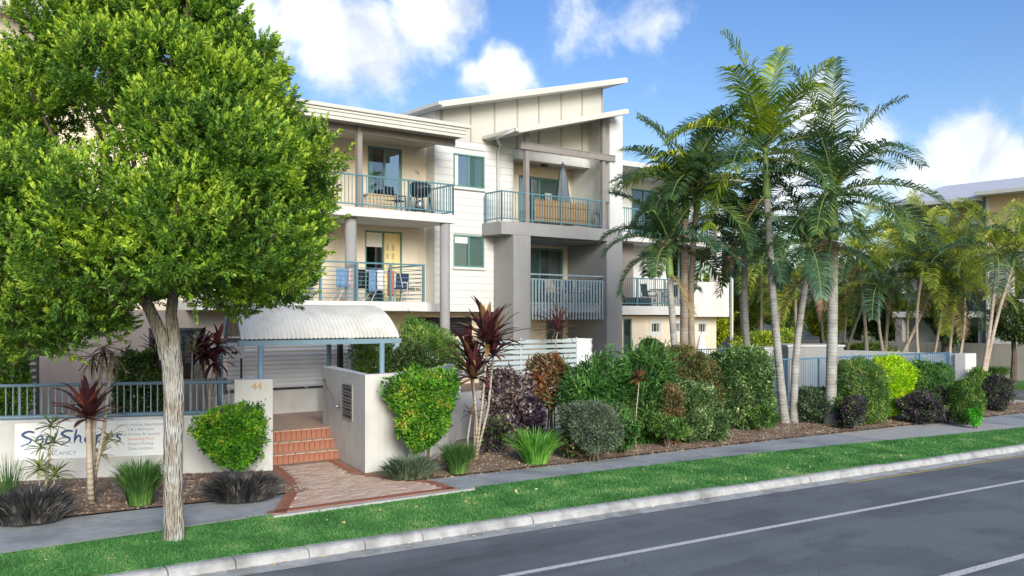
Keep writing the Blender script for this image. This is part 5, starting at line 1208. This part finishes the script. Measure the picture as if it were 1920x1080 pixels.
# ------------------------------------------------------------------ pool area
pf_ = thing('pool_fence', 'blue tubular pool fence between the palms and shrubs', 'fence')
PFL = [(21.9, 17.35), (33.4, 16.95)]
a, c = Vector(PFL[0]), Vector(PFL[1]); L_ = (c - a).length; fa = math.atan2(c.y - a.y, c.x - a.x); pf_.location = (a.x, a.y, 0); pf_.rotation_euler.z = fa
MB().box(0, L_, -.1, .1, -.1, .30).build('plinth', 'garden_wall', pf_)
MB().tube([(0, 0, 1.72), (L_, 0, 1.72)], .025, 8).build('top_rail', 'poolrail', pf_, True); MB().tube([(0, 0, .40), (L_, 0, .40)], .022, 8).build('bottom_rail', 'poolrail', pf_, True)
bm_ = MB().box(-.009, .009, -.009, .009, .40, 1.72).mesh('baluster', 'poolrail'); k = int(L_ / .115)
for j in range(k): inst('baluster', bm_, pf_, ((j + .5) * L_ / k, 0, 0))
for j in range(7): piece('post', 'poolrail', pf_, j * L_ / 6 - .03, j * L_ / 6 + .03, -.03, .03, .3, 1.74)
ew = thing('end_wall', 'white rendered pillar wall at the street corner of the pool', 'wall')
MB().box(33.4, 33.75, 16.7, 24.5, -.1, 1.68).build('wall_body', 'slab', ew, bevel=.012); MB().box(33.3, 34.1, 16.3, 16.695, -.1, 1.70).build('pillar', 'slab', ew, bevel=.012)
MB().add([(22, 17.5, .31), (33.3, 17.1, .31), (33.3, 24, .31), (22, 24, .31)], [(0, 1, 2, 3)]).build('pool_deck', 'path_light')['kind'] = 'structure'
MB().add([(22.6, 17.8, .316), (32.6, 17.5, .316), (32.6, 21.6, .316), (22.6, 21.6, .316)], [(0, 1, 2, 3)]).build('pool_water', 'water')['kind'] = 'structure'
for lab, x0, x1, y0, y1, d in (('beige rendered block wall behind the pool fence, left one', 1435, 1480, 655, 700, 33), ('tan rendered pump enclosure behind the pool fence', 1478, 1582, 650, 725, 32)):
    p, q = at_d(x0, HY, d), at_d(x1, HY, d); zt = EYE + (HY - y0) / F * d
    w_ = thing('pool_block', lab, 'wall', (p.x, p.y, 0), R(-38)); MB().box(0, (q - p).length, 0, 1.5, 0, zt).build('wall_body', 'taupe' if x0 > 1450 else 'garden_wall', w_, bevel=.01); MB().box(-.04, (q - p).length + .04, -.04, 1.54, zt, zt + .06).build('coping', 'garden_wall', w_)
rf = thing('pool_fence', 'second dark pool fence on the far side of the pool', 'fence', (24.6, 24.2, 0), math.atan2(-.2, 8.6))
MB().tube([(0, 0, 1.75), (8.7, 0, 1.75)], .022, 6).build('top_rail', 'rail', rf); MB().tube([(0, 0, .7), (8.7, 0, .7)], .02, 6).build('bottom_rail', 'rail', rf)
bm2 = MB().box(-.008, .008, -.008, .008, .6, 1.75).mesh('baluster', 'rail')
for j in range(66): inst('baluster', bm2, rf, (.066 + j * .132, 0, 0))

# ------------------------------------------------------------------ neighbouring buildings and background
nbld = thing('neighbour_building', 'three-storey warm cream house with white metal roof across the side street', 'building')
NU = 48.0
def nbox(name, m, v0, v1, z0, z1, u0, u1, parent=nbld, **k): return MB().box(u0, u1, v0, v1, z0, z1).build(name, m, parent, **k)
def nwall(m, v0, v1, z0, z1, u0, holes):
    vs = sorted({v0, v1, *[h[0] for h in holes], *[h[1] for h in holes]}); zs = sorted({z0, z1, *[h[2] for h in holes], *[h[3] for h in holes]}); b = MB()
    for i in range(len(vs) - 1):
        for j in range(len(zs) - 1):
            cv_, cz_ = (vs[i] + vs[i + 1]) / 2, (zs[j] + zs[j + 1]) / 2
            if not any(h[0] < cv_ < h[1] and h[2] < cz_ < h[3] for h in holes): b.box(u0, u0 + .25, vs[i], vs[i + 1], zs[j], zs[j + 1])
    b.build('wall', m, nbld)
    for h in holes:
        w = MB().box(u0 + .05, u0 + .12, h[0], h[0] + .06, h[2], h[3]).box(u0 + .05, u0 + .12, h[1] - .06, h[1], h[2], h[3]).box(u0 + .05, u0 + .12, h[0] + .06, h[1] - .06, h[3] - .06, h[3]).box(u0 + .05, u0 + .12, (h[0] + h[1]) / 2 - .03, (h[0] + h[1]) / 2 + .03, h[2], h[3] - .06).build('window', 'slab', nbld)
        piece('pane', 'glass2', w, u0 + .13, u0 + .15, h[0], h[1], h[2], h[3])
nwall('housewarm', 12, 22.5, 6.3, 9.2, NU, [(18.6, 21.2, 7.0, 8.6), (13.5, 16, 7.0, 8.6)]); nwall('slab', 12, 22.5, .2, 6.3, NU, [(18.6, 21.2, 3.9, 5.6), (19, 21, .9, 2.6)])
nwall('housewarm', 22.5, 27.5, 6.3, 9.0, NU + 1.8, [(23.2, 24.3, 6.4, 8.5), (25.4, 27.0, 6.4, 8.6)]); nwall('slab', 22.5, 27.5, .2, 6.3, NU + 1.8, [(23.4, 24.9, 3.5, 5.6), (25.6, 27.2, 3.5, 5.6), (23.4, 25.4, .6, 2.6)])
for z in (3.3, 6.25): nbox('balcony_slab', 'slab', 22.5, 27.5, z - .3, z, NU, NU + 1.85); 
for z in (3.3, 6.25): nbox('glass_balustrade', 'glass2', 22.6, 27.4, z + .05, z + 1.0, NU + .05, NU + .07)
for v in (22.7, 27.2): nbox('column', 'taupe', v - .2, v + .2, .2, 9.0, NU + .1, NU + .5)
nbox('downpipe', 'slab', 22.3, 22.4, .5, 9.0, NU - .1, NU - .02)
for (v0, v1, du, z) in ((11.4, 22.6, 0, 9.25), (22.61, 28.1, .3, 9.05)):
    r = MB().add([(NU - .9 + du, v0, z), (NU - .9 + du, v1, z), (NU + 7, v1, z + 1.85), (NU + 7, v0, z + 1.85), (NU - .9 + du, v0, z - .14), (NU - .9 + du, v1, z - .14), (NU + 7, v1, z - .14), (NU + 7, v0, z - .14)], [(3, 2, 1, 0), (4, 5, 6, 7), (0, 1, 5, 4), (1, 2, 6, 5), (2, 3, 7, 6), (3, 0, 4, 7)]).build('roof', 'roof_white', nbld)
    MB().box(NU - 1.04 + du, NU - .905 + du, v0, v1, z - .16, z + .02).build('gutter', 'fascia', r)
for (v, s) in ((14.5, .9), (16.5, .7)): MB().tube([(NU + 4, v, 10.2), (NU + 4, v, 10.75)], .3 * s, 10).build('roof_vent', 'dark', nbld)
MB().box(NU + 2.3, NU + 7, 12, 27.4, .2, 9.0).build('rear_volume', 'slab', nbld)
bw = thing('boundary_wall', 'long plain grey boundary wall on the far side of the side street', 'wall')
MB().box(46.3, 46.55, 6, 42, -.1, 1.72).build('wall_body', 'greywall', bw)
hw = thing('far_house', 'small cream house with horizontal louvres far behind the pool', 'house')
p = at_d(1450, HY, 62); MB().box(0, 5.2, 0, 4, 0, 4.6).build('wall', 'cream', hw); hw.location = (p.x, p.y, 0); hw.rotation_euler.z = R(-38)
MB().vprism([(-.4, 4.6), (5.6, 4.6), (2.6, 6.0)], -.4, 4.4).build('roof', 'roof', hw)
for k in range(9): piece('louvre', 'slab', hw, 2.2, 3.6, -.05, -.01, 1.6 + k * .22, 1.74 + k * .22)
def bgtree(x, yt, wpx, d, m, label, low=640, L=.2, W=.1, extra=None, clear=None, dens=2.0, zb=0, amp=.35):
    zl = EYE + (HY - low) / F * d
    t = bush(x, 0, yt, wpx, m, label, name='tree', cat='tree', L=L, W=W, d=d, zb=zb, stems=0, extra=extra, clear=max(.3, zl), dens=dens, amp=amp, power=2.3, group=None)
    h = EYE + (HY - yt) / F * d; MB().tube([(0, 0, -.1), (.1, 0, h * .35), (0, .1, h * .8)], [.16, .12, .04], 8).build('trunk', 'bark_dark', t)
    for c in t.children:
        if c.name.startswith('foliage'): c.name = 'crown'
bgtree(1385, 468, 130, 52, 'sunny', 'sunlit yellow-green tree right of the white parapet block', extra=('bgmid', .5)); bgtree(1468, 490, 120, 55, 'bgmid', 'mid green tree behind the tallest palm trunk', extra=('bgdark', .4))
bgtree(1540, 555, 90, 50, 'sunny', 'low bright yellow tree left of the thick ringed palm', low=650); bgtree(1610, 475, 130, 56, 'bgdark', 'dark leafy tree behind the dark clipped shrub', extra=('bgmid', .3))
bgtree(1690, 500, 130, 54, 'bgmid', 'olive green tree behind the cane palms', extra=('bgdark', .5)); bgtree(1768, 530, 90, 43.5, 'bgdark', 'dark tree in front of the neighbour balcony', low=650)
bgtree(1345, 560, 70, 46, 'sunny', 'sunny shrubby tree at the corner of the building', low=660); bgtree(1900, 560, 120, 42.5, 'bgdark', 'round dark street tree at the right picture edge', low=650, L=.14, W=.07, dens=2.6)
bush(1430, 0, 618, 150, 'sunny', 'bright low planting along the far pool wall', d=42, zb=.3, L=.14, W=.06, dens=1.8, extra=('bgmid', .4)); bush(1620, 0, 640, 130, 'bgmid', 'green hedge along the far pool edge', d=45, zb=.2, L=.14, W=.06, dens=1.8, name='hedge', cat='hedge')
bush(1800, 0, 620, 60, 'fern', 'low green shrub above the grey boundary wall', d=50, zb=.2, L=.14, W=.07, dens=2)
strap(1860, 702, 684, 90, 'strap', 'strip of strappy plants at the grey boundary wall foot', n=600, w=.03, d=44.5)
for i, (x, dd, hh, ww) in enumerate([(1310, 85, 480, 200), (1500, 95, 520, 260), (1700, 90, 540, 240), (1890, 80, 580, 200)]):
    bgtree(x, hh + 40, ww, dd, 'bgdark', ['distant dark tree mass left of the awning', 'distant dark tree mass behind the pool', 'distant dark tree mass behind the cane palms', 'distant tree mass behind the neighbour house'][i], L=.4, W=.22, low=640, extra=('bgmid', .35), dens=1.6)

# ------------------------------------------------------------------ things on the balconies
def on(x, v, z): p = at_v(x, HY, v); return (p.x, v, z)
bq = thing('barbecue', 'black hooded barbecue on a cart on the upper left balcony', 'barbecue', on(787, 26.7, F2))
MB().lathe([(.02, .62), (.26, .66), (.36, .80), (.38, .9)], 18).build('fire_bowl', 'black', bq, True); MB().lathe([(.39, .905), (.37, 1.03), (.27, 1.14), (.02, 1.18)], 18).build('hood', 'black', bq, True)
MB().box(-.12, .12, -.42, -.39, .95, .98).build('hood_handle', 'stain', bq)
for sx in (-1, 1):
    for sy in (-1, 1): MB().bar((sx * .24, sy * .2, .66), (sx * .36, sy * .26, .02), .035).build('leg', 'black', bq)
MB().box(-.33, .33, -.24, .24, .2, .23).build('shelf', 'black', bq); MB().lathe([(.0, .23), (.13, .24), (.14, .45), (.06, .55)], 14).build('gas_bottle', 'stain', bq, True)
def chair(name, label, loc, rz, fm, sm, group='patio chairs on the balconies'):
    t = thing(name, label, 'chair', loc, rz, group)
    MB().box(-.22, .22, -.22, .22, .42, .46).build('seat', sm, t, bevel=.012); MB().add([(-.21, .20, .46), (.21, .20, .46), (.21, .30, .95), (-.21, .30, .95), (-.21, .23, .46), (.21, .23, .46), (.21, .33, .95), (-.21, .33, .95)], [(0, 1, 2, 3), (7, 6, 5, 4), (0, 4, 5, 1), (1, 5, 6, 2), (2, 6, 7, 3), (3, 7, 4, 0)]).build('backrest', sm, t)
    for sx in (-1, 1):
        MB().tube([(sx * .24, -.24, 0), (sx * .24, -.22, .62)], .014, 6).build('leg', fm, t); MB().tube([(sx * .24, .28, 0), (sx * .24, .22, .5), (sx * .24, .33, .98)], .014, 6).build('leg', fm, t); MB().tube([(sx * .24, -.22, .62), (sx * .24, .24, .64)], .018, 6).build('armrest', fm, t)
    return t
chair('patio_chair', 'dark chair left of the barbecue on the upper left balcony', on(742, 26.7, F2), R(20), 'black', 'black')
tb = thing('timber_bench', 'low pale timber slat box on the upper left balcony', 'bench', on(712, 26.8, F2))
for k in range(4): piece('slat', 'timber', tb, -.55, .55, -.2, -.17, .06 + k * .13, .16 + k * .13)
piece('top', 'timber', tb, -.57, .57, -.21, .22, .57, .61)
for x in (-.5, .5): piece('leg', 'timber', tb, x - .04, x + .04, .1, .18, 0, .57)
chair('patio_chair', 'dark sling chair with white frame, left of two on lower left balcony', on(752, 26.3, F1), R(-40), 'cloth', 'navy'); chair('patio_chair', 'dark sling chair with white frame, right of two on lower left balcony', on(772, 26.4, F1), R(35), 'cloth', 'black')
def airer(label, loc, cloths):
    t = thing('clothes_airer', label, 'clothes airer', loc)
    for s in (-1, 1): MB().tube([(-.45 * s, -.25, 0), (.2 * s, 0, .95)], .012, 6).build('leg', 'cloth', t); MB().tube([(-.45 * s, .25, 0), (.2 * s, .02, .95)], .012, 6).build('leg', 'cloth', t)
    for k in range(4): MB().tube([(-.6, -.25 + k * .16, .98), (.6, -.25 + k * .16, .98)], .007, 5).build('rail', 'cloth', t)
    for (lab, m_, x0, x1, zz, y) in cloths:
        g = MB(); n_ = 10
        for i in range(n_ + 1):
            for j in range(7): x = x0 + (x1 - x0) * i / n_; zq = 1.0 - (1.0 - zz) * j / 6; g.v.append((x, y + .025 * math.sin(i * 1.3 + j * .5) * j / 6 - .012, zq))
        g.f = [(i * 7 + j, (i + 1) * 7 + j, (i + 1) * 7 + j + 1, i * 7 + j + 1) for i in range(n_) for j in range(6)]
        o = g.build('hanging_' + ('towel' if 'towel' in lab else 'clothes'), m_, None, True); o.location = loc; md = o.modifiers.new('thick', 'SOLIDIFY'); md.thickness = .012; tag(o, lab, 'towel' if 'towel' in lab else 'clothing')
airer('white folding clothes airer in the middle of the lower left balcony', on(712, 26.15, F1), [('red patterned towel hanging on the clothes airer', 'red', .12, .36, .18, -.27), ('pale grey towel hanging beside the red one', 'cloth', -.25, -.02, .35, -.27), ('small blue garment low on the clothes airer', 'jean', -.55, -.3, .3, -.27)])
airer('second white clothes airer by the round column on lower left balcony', on(650, 26.15, F1), [('blue denim garment hanging near the round column', 'jean', -.5, -.1, .42, -.27), ('pink garment beside the denim', 'pink', -.08, .1, .46, -.27), ('black garment hanging on the second airer', 'black', .12, .5, .4, -.27)])
um = thing('closed_umbrella', 'closed grey parasol standing on the upper right terrace', 'umbrella', on(1055, 27.0, F2))
MB().tube([(0, 0, 0), (0, 0, 2.55)], .022, 8).build('pole', 'dark', um); MB().lathe([(.26, 0), (.22, .12), (.03, .15)], 16).build('base', 'dark', um, True)
b = MB(); nn_ = 24
for (r_, z) in ((.26, .72), (.25, 1.0), (.19, 1.5), (.13, 2.0), (.07, 2.35), (.025, 2.45)):
    for k in range(nn_): q = r_ * (1 + .22 * math.cos(k * math.pi * 2 / 3)); b.v.append((q * math.cos(k * 6.283 / nn_), q * math.sin(k * 6.283 / nn_), z))
b.f = [(i * nn_ + k, i * nn_ + (k + 1) % nn_, (i + 1) * nn_ + (k + 1) % nn_, (i + 1) * nn_ + k) for i in range(5) for k in range(nn_)]; b.build('canopy', 'canvas', um, True); MB().lathe([(.13, 2.33), (.10, 2.45), (.02, 2.5)], 12).build('top_cap', 'canvas', um, True)
rs_ = thing('reed_screen', 'brown reed screen tied behind the upper right terrace railing', 'screen')
b = MB(); q0, q1 = at_v(1003, HY, PV + .14).x, at_v(1108, HY, PV + .14).x; n_ = 110
for k in range(n_): x = q0 + (q1 - q0) * k / n_; b.box(x, x + (q1 - q0) / n_ * .86, PV + .125 + random.uniform(0, .02), PV + .15, F2 + .08, F2 + .92 + random.uniform(-.05, .06))
tag(b.build('reeds', 'reed', rs_), kind='stuff')
for z in (F2 + .25, F2 + .7): MB().box(q0, q1, PV + .118, PV + .123, z, z + .012).build('wire', 'dark', rs_)
for lab, x in (('white drum stool, left of two behind the reed screen railing', 1047), ('white drum stool, right of two behind the reed screen railing', 1067)):
    s_ = thing('drum_stool', lab, 'stool', on(x, 26.62, F2 + .02), 0, 'white drum stools')
    MB().lathe([(.0, 0), (.17, 0), (.2, .2), (.17, .4), (0, .42)], 16).build('body', 'slab', s_, True); MB().lathe([(.0, .422), (.18, .422), (.18, .45), (0, .455)], 16).build('cushion', 'cloth', s_, True)
pt = thing('potted_agave', 'dark spiky plant in a tall white pot at the terrace corner', 'potted plant', on(1124, 26.75, F2 + .02))
MB().lathe([(.0, 0), (.18, 0), (.24, .5), (.25, .55), (.21, .55), (.2, .48), (0, .47)], 18).build('pot', 'slab', pt, True); rosette(pt, (0, 0, .48), 14, .62, .05, ('cord_dark', 'cord_green'), 5, 85, 4)
dn = thing('door_number', 'small white number plate 11 on the upper terrace door', 'sign', on(1028, 28.46, 7.55))
MB().box(-.17, .17, 0, .012, -.02, .40).build('plate', 'slab', dn); text_mesh('numerals', '11', .3, 'dark', dn, (0, -.004, .09), FRONT, .002)
for i, (x, rz, sm) in enumerate([(1040, 10, 'timber'), (1070, -25, 'navy'), (1092, 20, 'navy'), (1115, -10, 'navy')]):
    chair('patio_chair', ['brown chair behind the hanging slat railing', 'navy chair, left of three behind the slat railing', 'navy chair, middle of three behind the slat railing', 'navy chair, right of three behind the slat railing'][i], on(x, 27.2, F1), R(rz), 'cloth', sm)
tt = thing('patio_table', 'round dark metal table on the right hand balcony', 'table', on(1237, 27.75, 3.47))
MB().lathe([(0, .70), (.45, .70), (.45, .73), (0, .735)], 22).build('tabletop', 'dark', tt)
for k in range(4): a = k * 1.571 + .4; MB().tube([(.08 * math.cos(a), .08 * math.sin(a), .7), (.36 * math.cos(a), .36 * math.sin(a), 0)], .014, 6).build('leg', 'dark', tt)
chair('patio_chair', 'dark metal chair left of the round balcony table', on(1218, 27.75, 3.47), R(75), 'dark', 'dark'); chair('patio_chair', 'dark metal chair right of the round balcony table', on(1256, 27.75, 3.47), R(-80), 'dark', 'dark')
pb_ = thing('planter_box', 'long dark planter box on the floor of the right balcony', 'planter', on(1192, 27.35, 3.47)); MB().box(-.75, .75, -.15, .15, 0, .34).build('box', 'dark', pb_, bevel=.01); MB().box(-.72, .72, -.12, .12, .341, .36).build('soil', 'mulch', pb_)
gb = thing('garden_box', 'pale blue slatted storage box beside the taupe portal column', 'box', on(1182, 25.2, .55))
for k in range(4): piece('slat', 'rail_pale', gb, -.55, .55, -.3, -.27, .05 + k * .17, .19 + k * .17)
piece('lid', 'slat', gb, -.58, .58, -.32, .3, .76, .8)
for x in (-.55, .5): piece('side', 'slat', gb, x, x + .05, -.27, .27, 0, .76)
wu = thing('folded_umbrella', 'folded white umbrella leaning at the ground floor wall corner', 'umbrella', on(1315, 26.9, .55))
b = MB(); nn_ = 18
for (r_, z) in ((.28, .55), (.24, .9), (.16, 1.25), (.07, 1.62), (.02, 1.72)):
    for k in range(nn_): q = r_ * (1 + .25 * math.cos(k * 2.1)); b.v.append((q * math.cos(k * 6.283 / nn_), q * math.sin(k * 6.283 / nn_), z))
b.f = [(i * nn_ + k, i * nn_ + (k + 1) % nn_, (i + 1) * nn_ + (k + 1) % nn_, (i + 1) * nn_ + k) for i in range(4) for k in range(nn_)]; b.build('canopy', 'cloth', wu, True); MB().tube([(0, 0, 0), (0, 0, 1.8)], .018, 6).build('pole', 'dark', wu)
